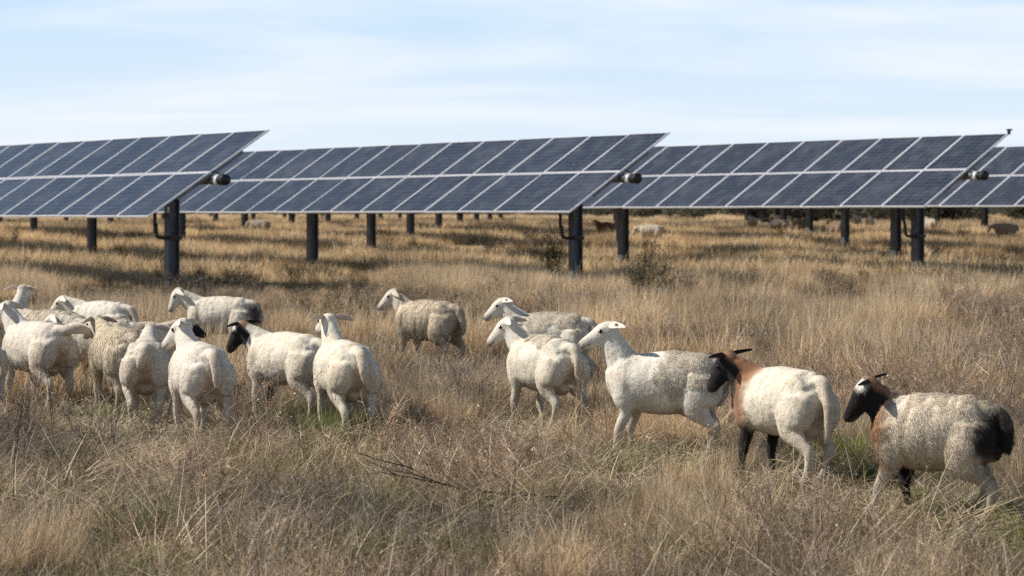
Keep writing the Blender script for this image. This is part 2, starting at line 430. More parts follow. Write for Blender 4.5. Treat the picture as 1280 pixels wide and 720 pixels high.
ROWS = 9
ROW_DZ = [.0, .09, .215, .25, .25, .25, .25, .25, .25]
ROW_LABEL = [
    'bright solar tracker row on the left, its nearest post standing behind the white sheep',
    'long middle solar tracker row whose panels run behind the left row to the centre',
    'dark solar tracker row right of centre with a small bracket on its top corner',
    'solar tracker row at the right edge, only its corner of dark panels showing',
    'fifth tracker row back, just its thin posts showing under the panels',
    'sixth tracker row back, thin posts under the panels', 'seventh tracker row back, small posts near the far scrub',
    'eighth tracker row back, tiny posts beneath the front panels', 'ninth and farthest tracker row, tiny posts by the far scrub']
def build_row(k):
    Zk = F / 66 * (1 + .0925 * k)
    P = Vector((-5.73 + 7.97 * k, Zk, 0))
    base = float(terr(P.x, P.y)) if k > 3 else 0.0
    zc = 2.295 + ROW_DZ[k] + (base if k > 3 else 0)
    root = empty('solar_tracker', (P.x, P.y, 0))
    tag(root, ROW_LABEL[k], 'solar tracker', 'solar tracker rows')
    NC = 94
    lift = lambda t: float(.85 * (.72 * smooth(68, 122, P.y + D.y * t) + .36 * smooth(122, 240, P.y + D.y * t)
                                  - .72 * smooth(68, 122, P.y) - .36 * smooth(122, 240, P.y)))
    nrm = ROT @ Vector((0, 0, 1))
    # modules
    nind = {0: 26, 1: 24, 2: 18, 3: 14}.get(k, 0)
    for c in range(nind):
        t = (c + .5) * PITCH
        for s in (-1, 1):
            o = mesh_obj('solar_panel', PG, root)
            lp = D * t + Vector((0, 0, zc + lift(t))) + (ROT @ Vector((0, s * (ML + GAP) / 2, 0)))
            jr = random.Random(k * 1000 + c * 2 + s)
            o.location = lp + nrm * jr.uniform(-.004, .004)
            o.rotation_euler = (ROT @ Matrix.Rotation(R(jr.gauss(0, .22)), 3, 'X') @ Matrix.Rotation(R(jr.gauss(0, .18)), 3, 'Y')).to_euler()
            f = mesh_obj('frame', PF, o)
    cols = list(range(nind, NC))
    me = table_mesh(cols, [lift((c + .5) * PITCH) for c in cols])
    o = mesh_obj('panel_sheet', me, root); o.location = (0, 0, zc); o.rotation_euler = ROTE; o['kind'] = 'stuff'
    # torque tube
    off = nrm * -.17
    ts = [-.42] + list(np.arange(0, NC * PITCH, 3.0)) + [NC * PITCH + .3]
    b = MB(); b.tube([D * t + Vector((0, 0, zc + lift(max(t, 0)))) + off for t in ts], .085, 14)
    b.build('torque_tube', M_TUBE, root, True)
    b = MB(); b.tube([D * t + Vector((0, 0, zc)) + off for t in (-.425, -.50)], .108, 16)
    b.tube([D * t + Vector((0, 0, zc)) + off for t in (-.36, -.28)], .10, 16)
    b.build('end_cap', M_DARK, root, True)
    b = MB(); b.tube([D * t + Vector((0, 0, zc)) + off for t in (-.275, -.16)], .104, 16)
    b.build('bearing_collar', M_ALU, root, True)
    # clamp rails under the module seams
    b = MB()
    for c in range(0, nind + 1):
        t = c * PITCH - (.0 if c else -.03)
        q = D * t + Vector((0, 0, zc + lift(t)))
        b.box(q + nrm * -.062, (.04, ML * 1.1, .05), ROT)
    if nind: b.build('mounting_rail', M_TUBE, root)
    # small U-bracket of the end bearing
    b = MB()
    q = D * -.16 + Vector((0, 0, zc))
    b.tube([q + ROT @ Vector((0, -.10, -.10)), q + ROT @ Vector((0, -.03, .02)), q + ROT @ Vector((0, .03, .02)), q + ROT @ Vector((0, .10, -.10))], .014, 6)
    b.build('end_bracket', M_DARK, root, True)
    if k == 2:
        b = MB(); q = Vector((0, 0, zc)) + ROT @ Vector((0, ML + .02, .0))
        b.box(q + Vector((0, 0, .02)), (.07, .05, .10)); b.box(q + Vector((0.01, 0, .075)), (.12, .08, .04))
        b.build('sensor_bracket', M_STEEL, root)
    # posts
    t = 1.65
    for i in range(11):
        q = P + D * t
        g = float(terr(q.x, q.y))
        top = zc + lift(t) - .17 - .085
        b, rz = post_mb(top - g - .02, i == 0)
        p = b.build('post', M_STEEL, root)
        p.location = (q.x - P.x, q.y - P.y, g)
        # bearing saddle on the head of the post
        b = MB()
        hh = top - g
        b.box((0, 0, hh - .09), (.34, .34, .03), rz)
        b.tube([rz @ Vector((0, -.09, hh + .085)), rz @ Vector((0, .09, hh + .085))], .135, 14)
        b.build('bearing', M_DARK, p)
        if i == 5:
            b = MB()
            b.tube([(0, 0, hh + .22), (0, 0, hh + .0), (0, 0, hh - .6), (0, 0, hh - 1.05), (0, 0, hh - 1.45)], [(.30, .34), (.42, .44), (.40, .40), (.24, .26), (.15, .17)], 14)
            b.box((.38, -.1, hh - .05), (.34, .26, .24))
            b.build('drive_unit', M_DARK, p)
        if i == 0:
            # drooping conduit left of the first post, clamped to it at chest height
            b = MB()
            cz = 1.0
            sx = rz @ Vector((-.13, 0, 0))
            x0 = -.30
            pts, rr = catmull([(x0 - .03, -.05, hh - .42), (x0 - .02, -.06, hh - .9), (x0 + .0, -.08, cz + .25), (x0 + .02, -.1, cz + .04), (x0 + .12, -.15, cz), (-.06, -.18, cz)], [(.036, .036)] * 6, 5)
            b.tube(pts, [tuple(r) for r in rr], 8)
            b.build('conduit', M_DARK, p, True)
            b = MB()
            for s in (-1, 1):
                b.box(rz @ Vector((0, s * (.122), cz)), (.29, .02, .07), rz); b.box(rz @ Vector((s * .14, 0, cz)), (.02, .23, .07), rz)
            b.build('clamp', M_DARK, p)
            b = MB(); b.box(rz @ Vector((.08, -.13, hh - .45)), (.08, .02, .12), rz); b.build('plate', M_ALU, p)
        t += 11.75 if i in (0, 9) else 13.65
    return root
for k in range(ROWS): build_row(k)

# ------------------------------------------------------------------ sheep
WHITE = np.array((.85, .785, .685)); CREAM = np.array((.76, .645, .49)); WOOLC = np.array((.70, .575, .42))
BROWN = np.array((.29, .145, .072)); BLACK = np.array((.014, .012, .011)); PINK = np.array((.50, .33, .25)); DIRT = np.array((.27, .20, .13))

def rings_to_bm(parts):
    V = []; Fa = []; n = 0
    for v, f in parts:
        V.append(v)
        Fa += [tuple(i + n for i in q) for q in f]; n += len(v)
    return np.concatenate(V), Fa

def loft(pts, rads, sub=4, n=18, up=(0, 0, 1)):
    p, r = catmull(pts, rads, sub)
    return tube_arrays(p, [tuple(x) for x in r], n, True, up)

def dirvec(yaw, pitch):
    return Vector((math.cos(pitch) * math.cos(yaw), math.cos(pitch) * math.sin(yaw), math.sin(pitch)))

def make_sheep(p):
    """p: dict of pose and coat; returns root mesh object. x forward, y to the animal's left"""
    rg = np.random.default_rng(p['seed'])
    fat = p.get('fat', 1.0) * .94; ln = p.get('len', 1.0) * .955
    parts = []
    S = [(-.405, .535, .045, .05), (-.385, .525, .090, .105), (-.325, .505, .135, .160), (-.22, .485, .164, .178), (-.08, .462, .186, .196), (.05, .460, .188, .198),
         (.17, .466, .172, .190), (.265, .472, .145, .182), (.335, .478, .112, .148), (.380, .474, .062, .08)]
    T = [((x * ln, 0, z), (ry * fat, rz * (1 + (fat - 1) * .5))) for x, z, ry, rz in S]
    parts.append(loft([a for a, b in T], [b for a, b in T], 4, 26))
    # spine ridge and hips
    parts.append(loft([(-.365 * ln, 0, .562), (-.15, 0, .600), (.08, 0, .610), (.27, 0, .590)], [(.075, .055), (.088, .06), (.075, .055), (.05, .035)], 4, 12))
    for s in (-1, 1):
        # hip points, shoulder blades and the flesh of the thighs
        parts.append(loft([(-.22 * ln, s * .085, .60), (-.27 * ln, s * .088, .572), (-.33 * ln, s * .088, .53)], [(.034, .045), (.042, .055), (.034, .05)], 4, 10))
        parts.append(loft([(.24 * ln, s * .075, .60), (.235 * ln, s * .105, .50), (.245 * ln, s * .112, .40)], [(.035, .06), (.052, .085), (.045, .07)], 4, 12, (1, 0, 0)))
        parts.append(loft([(-.345 * ln, s * .070, .53), (-.340 * ln, s * .092, .43), (-.31 * ln, s * .108, .34)], [(.055, .06), (.060, .085), (.045, .07)], 4, 12, (1, 0, 0)))
    # neck and head
    ny, npit, nl = p.get('neck', (0, 60, .26)); ny, npit = R(ny), R(npit)
    hy, hp = p.get('head', (0, -35)); hy, hp = R(hy), R(hp)
    nb = Vector((.25 * ln, 0, .555))
    poll = nb + dirvec(ny, npit) * nl
    H = dirvec(hy, hp)
    side = Vector((-math.sin(hy), math.cos(hy), 0)); U = H.cross(side).normalized()
    if U.z < 0 and abs(hp) < R(85): U = -U
    mid = nb.lerp(poll, .5) + dirvec(ny, npit * .2) * .03
    skull = poll + H * .01 - U * .015
    parts.append(loft([(.14 * ln, 0, .50), (.23 * ln, 0, .535), nb.lerp(mid, .6), mid.lerp(skull, .45), skull], [(.122, .145), (.105, .127), (.078, .100), (.060, .077), (.056, .064)], 5, 18))
    HS = [(-.055, -.02, .030, .030), (-.035, -.018, .052, .052), (.01, -.016, .061, .066), (.055, -.018, .058, .068), (.10, -.020, .046, .058), (.145, -.020, .038, .047), (.185, -.021, .034, .039), (.212, -.024, .029, .031), (.226, -.027, .014, .016)]
    hpts = [poll + H * a + U * c for a, c, _, _ in HS]
    v, f = [], []
    pp, rr = catmull([tuple(q) for q in hpts], [(a, b) for _, _, a, b in HS], 4)
    parts.append(tube_arrays(pp, [tuple(x) for x in rr], 18, True, tuple(U)))
    # brow ridges
    for s in (-1, 1):
        c = poll + H * .045 + side * s * .045 + U * .018
        parts.append(loft([c - H * .025, c, c + H * .025], [(.010, .008), (.017, .014), (.010, .008)], 3, 8))
    # legs
    ph = p.get('legs', (.05, -.04, -.05, .05))     # swing of front left, front right, hind left, hind right
    feet = []
    for i, (fx, s) in enumerate(((.245, 1), (.245, -1), (-.30, 1), (-.30, -1))):
        d = ph[i]; fx *= ln
        y = s * (.095 if i < 2 else .108) * fat
        if i < 2:
            k = max(0, -d) * .5
            pts = [(fx - .01, y * .9, .47), (fx - .015 + d * .05, y * 1.12, .36), (fx - .025 + d * .2, y * 1.12, .285), (fx + .005 + d * .5, y * 1.03, .17), (fx + .0 + d * .8, y, .10), (fx + d, y, .055), (fx + .022 + d * 1.03, y, .018), (fx + .03 + d * 1.03, y, .0)]
            rad = [(.075, .115), (.056, .082), (.034, .043), (.0300, .0330), (.0190, .0210), (.0245, .027), (.028, .034), (.030, .038)]
        else:
            pts = [(fx + .02, y * .80, .50), (fx + .03 + d * .1, y * 1.10, .40), (fx + .045 + d * .25, y * 1.18, .315), (fx - .035 + d * .45, y * 1.08, .235), (fx - .075 + d * .65, y * 1.0, .19), (fx - .055 + d * .85, y, .11), (fx - .040 + d, y, .055), (fx - .018 + d * 1.03, y, .018), (fx - .010 + d * 1.03, y, .0)]
            rad = [(.090, .130), (.082, .128), (.054, .086), (.031, .044), (.0290, .0380), (.0190, .0220), (.0245, .028), (.028, .034), (.030, .038)]
        parts.append(loft(pts, rad, 4, 14, (1, 0, 0)))
        feet.append(Vector(pts[-1]))
    # tail
    tl = p.get('tail', (0, .22))
    sw, tlen = tl
    tb = Vector((-.385 * ln, 0, .595))
    if p.get('tail_up'):
        tp = [tb + Vector((.06, 0, 0)), tb + Vector((-.05, -.03, .015)), tb + Vector((-.10, -.11, .02)), tb + Vector((-.11, -.19, -.01)), tb + Vector((-.11, -.24, -.06))]
    else:
        tp = [tb + Vector((.09, 0, .005)), tb + Vector((-.035, sw * .1, -.01)), tb + Vector((-.092, sw * .4, -tlen * .4)), tb + Vector((-.096, sw * .8, -tlen * .75)), tb + Vector((-.088, sw, -tlen))]
    parts.append(loft(tp, [(.055, .04), (.040, .036), (.036, .028), (.032, .024), (.016, .014)], 5, 12, (1, 0, 0)))
    # udder / belly pouch
    if p.get('udder', True):
        parts.append(loft([(-.12, 0, .31), (-.20, 0, .305), (-.27, 0, .33)], [(.05, .05), (.075, .06), (.05, .05)], 4, 14))
    V, Fa = rings_to_bm(parts)
    me = bpy.data.meshes.new('tmp'); me.from_pydata([tuple(v) for v in V], [], Fa); me.update()
    ob = bpy.data.objects.new('tmp', me); COL.objects.link(ob)
    rm = ob.modifiers.new('r', 'REMESH'); rm.mode = 'VOXEL'; rm.voxel_size = p.get('voxel', .0115); rm.use_smooth_shade = True
    sm = ob.modifiers.new('s', 'SMOOTH'); sm.factor = .5; sm.iterations = 6
    dg = bpy.context.evaluated_depsgraph_get()
    me2 = bpy.data.meshes.new_from_object(ob.evaluated_get(dg))
    bpy.data.objects.remove(ob); bpy.data.meshes.remove(me)
    n = len(me2.vertices)
    co = np.empty(n * 3, np.float32); me2.vertices.foreach_get('co', co); co = co.reshape(-1, 3).astype(float)
    no = np.empty(n * 3, np.float32); me2.vertices.foreach_get('normal', no); no = no.reshape(-1, 3).astype(float)
    k = len(me2.polygons)
    lt = np.empty(k, np.int32); me2.polygons.foreach_get('loop_total', lt)
    li = np.empty(len(me2.loops), np.int32); me2.loops.foreach_get('vertex_index', li)
    ls = np.empty(k, np.int32); me2.polygons.foreach_get('loop_start', ls)
    quads = np.stack([li[ls[lt == 4] + j] for j in range(4)], 1)
    tris = np.stack([li[ls[lt == 3] + j] for j in range(3)], 1) if (lt == 3).any() else np.zeros((0, 3), int)
    bpy.data.meshes.remove(me2)
    # region weights
    Pn, Hn = np.array(poll), np.array(H); Un = np.array(U)
    rel = co - Pn
    th = rel @ Hn                                         # along the head
    dh = np.linalg.norm(rel - np.outer(th, Hn) + Un * .018, axis=1)
    head = smooth(-.035, .0, th) * (dh < .125) * (co[:, 2] > .40) * (co[:, 0] > .15)
    ax = np.array(poll - nb); axl = np.linalg.norm(ax); ax /= axl
    tn = (co - np.array(nb)) @ ax / axl                  # 0 at the shoulder, 1 at the poll
    dn = np.linalg.norm(co - np.array(nb) - np.outer(np.clip(tn, 0, 1) * axl, ax), axis=1)
    neck = smooth(-.1, .25, tn) * (dn < .16) * (co[:, 0] > .12) * (1 - head)
    leg = 1 - smooth(.20, .29, co[:, 2])
    rump = smooth(-.22, -.36, co[:, 0])
    nz = np.array([mnoise.noise(Vector(c) * 7 + Vector((p['seed'], 0, 0))) for c in co])
    nf = np.array([mnoise.noise(Vector(c) * 26 + Vector((0, p['seed'], 0))) for c in co])
    body = (1 - leg) * (1 - head)
    wool = p.get('wool', .22)                            # 0 short haired, 1 full fleece
    if callable(wool): wm = wool(co, nz) * body * (1 - neck * .6)
    else: wm = wool * body * (1 - neck * .7)
    # fleece relief: clumpy ridges
    ridg = np.array([mnoise.noise(Vector((c[0] * 24, c[1] * 13, c[2] * 8)) + Vector((p['seed'] * 3, 0, 0))) for c in co])
    disp = wm * (.009 + .007 * ridg + .004 * nf) + (1 - wm) * body * (.006 * nz + .0012 * nf + .0008 * ridg)
    fl_ = np.array([mnoise.noise(Vector((c[0] * 55, c[1] * 55, c[2] * 40))) for c in co])
    disp = disp + body * .0016 * fl_
    co = co + no * disp[:, None]
    # colours
    base = np.array(p.get('base', WHITE), float)
    C = np.tile(base, (n, 1))
    C = C * p.get('shade', np.array((1, 1, 1)) * rg.uniform(.90, 1.03) * np.array((1, rg.uniform(.985, 1.0), rg.uniform(.92, .99))))
    C = C * (1 + (.09 * nz + .03 * nf + .02 * ridg)[:, None])
    C += wm[:, None] * (np.array(p.get('woolc', WOOLC)) * (1 + .26 * ridg[:, None] + .08 * nf[:, None]) - C) * .85
    def blend(mask, col):
        nonlocal C
        mask = np.clip(mask, 0, 1)[:, None]; C = C * (1 - mask) + np.array(col) * mask
    tailm = smooth(-.425 * ln, -.445 * ln, co[:, 0]) * (co[:, 2] > .3) * (np.abs(co[:, 1]) < .3)
    blend(.5 * tailm, np.array((.60, .46, .34)))
    # warm and dirty underside and hind quarters
    blend(.75 * smooth(-.26, -.36, co[:, 0]) * smooth(.56, .46, co[:, 2]) * smooth(.30, .36, co[:, 2]) * smooth(.075, .02, abs(co[:, 1])) * (1 - tailm), np.array((.36, .22, .15)))
    blend(.6 * smooth(-.08, -.14, co[:, 0]) * smooth(.37, .31, co[:, 2]) * smooth(.10, .06, abs(co[:, 1])) * (co[:, 2] > .22), np.array((.62, .46, .31)))
    blend(.38 * smooth(-.02, .30, nz) * smooth(-.05, -.25, co[:, 0]), CREAM * .95)
    blend(.28 * smooth(.0, .35, np.roll(nz, 0) * -1) * smooth(.62, .42, co[:, 2]), CREAM * .8)
    blend(.5 * smooth(.33, .24, co[:, 2]) * smooth(.13, .05, abs(co[:, 1])) * (abs(co[:, 0]) < .3), PINK * .8)
    blend(p.get('dirt', .25) * smooth(.40, .22, co[:, 2]) * (.5 + nz), DIRT)
    blend(.5 * smooth(.55, .30, co[:, 2]) * smooth(-.12, -.34, co[:, 0]) * (.35 + nz), DIRT)
    blend(.55 * smooth(.16, .05, co[:, 2]) * (.7 + .6 * nz), DIRT * .9)
    if 'neckc' in p:
        edge = p.get('neck_edge', .0)
        nb2 = (co[:, 0] - .215 * ln + .10 * (co[:, 2] - .5) - edge + .03 * nz + .035 * nf) * 13
        blend(np.clip(nb2, 0, 1) * (co[:, 2] > .27) * p.get('neck_amt', 1.0), p['neckc'] * (1 + .3 * nf.mean()))
        blend(np.clip(nb2, 0, 1) * (co[:, 2] > .27) * p.get('neck_amt', 1.0) * np.clip(.5 + 1.5 * nz, 0, .7), np.array(p['neckc']) * 1.35 + .03)
    if 'patch' in p:
        for (c0, rad, colr) in p['patch']:
            d = np.linalg.norm((co - np.array(c0)) / np.array(rad), axis=1) + .35 * nz + .25 * nf
            blend(smooth(1.45, .55, d) ** 1.3, colr)
    if 'headc' in p:
        blend(head, p['headc'])
        if p.get('crown'):
            uu = rel @ Un
            blend(head * smooth(-.005, .02, uu) * smooth(.07, .03, th), WHITE * .95)
    else:
        blend(head * .6, WHITE * 1.0)
        blend(head * .45 * smooth(.165, .205, th), PINK * .75)
        blend(head * .25 * smooth(.03, .0, np.abs(th - .056) + np.abs(rel @ Un) * .5), DIRT)
    if 'legc' in p:
        for i, colr in p['legc'].items():
            f0 = feet[i]
            d = np.hypot(co[:, 0] - f0.x, (co[:, 1] - f0.y) * 1.0)
            blend(smooth(.17, .13, d) * smooth(.36, .30, co[:, 2]) * (np.sign(co[:, 1]) == np.sign(f0.y)) * ((co[:, 0] > 0) == (f0.x > 0)), colr)
    blend(smooth(.032, .022, co[:, 2]), BLACK * 3)
    # mouth line and nostrils
    uu = rel @ Un; sd = rel @ np.array(side)
    blend(.7 * (abs(uu + .036) < .006) * (th > .15) * (dh < .07), DIRT * .4)
    blend(.8 * (abs(uu + .012) < .011) * (abs(abs(sd) - .013) < .008) * (th > .20), BLACK)
    C = np.maximum(C, .008); C *= np.minimum(1, .92 / C.max(1))[:, None]
    # ---- short hair lying on the skin keeps the outline soft
    extraV, extraF3, extraC = [], [], []
    a0, a1, a2 = co[quads[:, 0]], co[quads[:, 1]], co[quads[:, 2]]
    area = np.linalg.norm(np.cross(a1 - a0, a2 - a0), axis=1)
    def locks(cnt, weight, length, width, lift, droop, colmul=.15, jit=.08):
        pr = area * weight[quads[:, 0]]
        if pr.sum() < 1e-9: return None
        fi = rg.choice(len(quads), cnt, p=pr / pr.sum())
        u = rg.random((cnt, 4)); u /= u.sum(1)[:, None]
        pos = (co[quads[fi]] * u[:, :, None]).sum(1)
        nn = no[quads[fi, 0]]; cc = C[quads[fi, 0]]
        flow = np.array([-.8, 0, -droop]) + rg.normal(0, .16, (cnt, 3)) + np.array([mnoise.noise_vector(Vector(c) * 13) for c in pos]) * .8
        flow -= nn * (flow * nn).sum(1)[:, None]
        flow /= np.linalg.norm(flow, axis=1)[:, None] + 1e-6
        Lg = length * rg.uniform(.55, 1.35, cnt)[:, None]
        W = width * rg.uniform(.7, 1.3, cnt)[:, None]
        sd_ = np.cross(nn, flow)
        p0 = pos - nn * .004
        p1 = pos + (flow * .55 + nn * lift) * Lg
        p2 = pos + (flow + nn * lift * .8) * Lg + np.array([0, 0, -.15]) * Lg
        Vv = np.stack([p0 - sd_ * W, p0 + sd_ * W, p1 - sd_ * W * .7, p1 + sd_ * W * .7, p2], 1)
        b0 = np.arange(cnt)[:, None] * 5
        tr = np.concatenate([b0 + [0, 3, 1], b0 + [0, 2, 3], b0 + [2, 4, 3]], 0)      # wound so each lock faces outwards
        k_ = (1 + colmul * rg.normal(0, 1, cnt))[:, None]
        cv = np.stack([cc * k_ * .90, cc * k_ * .90, cc * k_, cc * k_, cc * k_ * 1.06], 1)
        nv = nn + flow * .12 + rg.normal(0, jit, (cnt, 3)); nv /= np.linalg.norm(nv, axis=1)[:, None]
        return Vv.reshape(-1, 3), tr, np.clip(cv.reshape(-1, 3), .006, .9), np.repeat(nv, 5, 0)
    dens = p.get('detail', 1.0)
    fz = locks(int(26000 * dens), (1 - wm) * (.25 + .75 * body), .016, .0013, .06, .5, .07, .06)
    Vall, Call = [co], [C]; tri_all = [tris]; Nall = [np.zeros_like(co)]
    off = n
    if fz is not None and dens > 0:
        Vall.append(fz[0]); Call.append(fz[2]); tri_all.append(fz[1] + off); off += len(fz[0]); Nall.append(fz[3])
    # ears: thin leaf blades joined to the skull
    ea = p.get('ear', (8, 20))                         # droop (deg), sweep back (deg)
    erl = p.get('ear_len', .125)
    earc = np.array(p.get('earc', p.get('headc', base))); q_all = [quads]
    for s in (-1, 1):
        ang = ea if s > 0 else p.get('ear_r', ea)
        Hh = Vector((H.x, H.y, 0)).normalized()
        dv = side * s * math.cos(R(ang[1])) - Hh * math.sin(R(ang[1])); dv = (dv * math.cos(R(ang[0])) - Vector((0, 0, 1)) * math.sin(R(ang[0]))).normalized()
        b0 = poll + side * s * .045 + U * .012 - H * .012
        fwd = Vector((H.x, H.y, 0)).normalized() * .95 - Vector((0, 0, p.get('ear_face', .95))); fwd = (fwd - dv * fwd.dot(dv)).normalized(); thn = dv.cross(fwd).normalized()
        if thn.dot(U) < 0: thn = -thn
        rows = []
        NR = 9
        for i in range(NR):
            t = i / (NR - 1)
            wd = .033 * (1 - t) ** .55 * min(1, .45 + t * 2.2) + .0025
            c = b0 + dv * (t * erl) - U * (.020 * t * t)
            ring = []
            for a in np.linspace(0, 2 * math.pi, 10, endpoint=False):
                cup = .30 * wd * (math.cos(a) ** 2)
                ring.append(c + fwd * math.cos(a) * wd + thn * (math.sin(a) * .007 + cup))
            rows.append(ring)
        ev = np.array([[tuple(x) for x in r] for r in rows]).reshape(-1, 3)
        fq = []
        for i in range(NR - 1):
            for j in range(10):
                fq.append((i * 10 + j, i * 10 + (j + 1) % 10, (i + 1) * 10 + (j + 1) % 10, (i + 1) * 10 + j))
        fq = np.array(fq)
        if s < 0: fq = fq[:, ::-1]
        inner = np.array([[math.sin(a) for a in np.linspace(0, 2 * math.pi, 10, endpoint=False)]] * NR).ravel() > .3
        ec = np.tile(earc, (len(ev), 1))
        if earc.mean() > .1: ec[~inner] = ec[~inner] * .45 + PINK * .5
        Vall.append(ev); Call.append(ec); q_all.append(fq + off); off += len(ev)
        if p.get('tag') and (s == p['tag']):
            tagpos = b0 + dv * erl * .45 + thn * .012; tagax = (dv.copy(), fwd.copy(), thn.copy())
    # eyes
    nq = sum(len(q) for q in q_all)
    eye_q = []
    for s in (-1, 1):
        c = poll + H * .056 + side * s * .0505 + U * .006
        vv = []
        for i in range(7):
            for j in range(10):
                ph_ = math.pi * (i + .5) / 7; t_ = 2 * math.pi * j / 10
                vv.append(tuple(c + Vector((math.sin(ph_) * math.cos(t_), math.sin(ph_) * math.sin(t_), math.cos(ph_))) * .0140))
        for i in range(6):
            for j in range(10):
                eye_q.append((off + i * 10 + j, off + i * 10 + (j + 1) % 10, off + (i + 1) * 10 + (j + 1) % 10, off + (i + 1) * 10 + j))
        Vall.append(np.array(vv)); Call.append(np.tile(BLACK, (70, 1))); off += 70
    q_all.append(np.array(eye_q))
    Q = np.concatenate(q_all); Tt = np.concatenate(tri_all)
    midx = np.concatenate([np.zeros(nq), np.ones(len(eye_q)), np.zeros(len(Tt))])
    Va = np.concatenate(Vall); Nv = np.concatenate(Nall); Nv = np.concatenate([Nv, np.zeros((len(Va) - len(Nv), 3))])
    mesh = np_mesh('sheep', Va, [Q, Tt] if len(Tt) else [Q], [M_HAIR, M_EYE], True, np.concatenate(Call), midx, Nv)
    o = mesh_obj('sheep', mesh)
    sc_ = p.get('size', 1.0) * .975
    o.scale = (sc_,) * 3
    o.location = p['loc']; o.rotation_euler = (0, 0, p['rz'])
    tag(o, p['label'], 'sheep', p.get('group'))
    if wm.max() > .55 and dens > 0:
        fl = locks(int(p.get('locks', 20000) * dens), np.clip(wm, 0, 1) ** 1.5, .026, .0017, .17, .9, .08, .13)
        if fl is not None:
            f = mesh_obj('fleece', np_mesh('fleece', fl[0], [fl[1]], [M_WOOL], True, fl[2], None, fl[3]), o)
    if p.get('tag'):
        b = MB(); a, f_, t_ = tagax
        rot = Matrix((a, f_, t_)).transposed()
        b.box(tagpos, (.020, .017, .004), rot); b.tube([tagpos - t_ * .004, tagpos + t_ * .006], .006, 8)
        g = b.build('ear_tag', M_TAG, o); g['label'] = 'small orange ear tag'
    return o

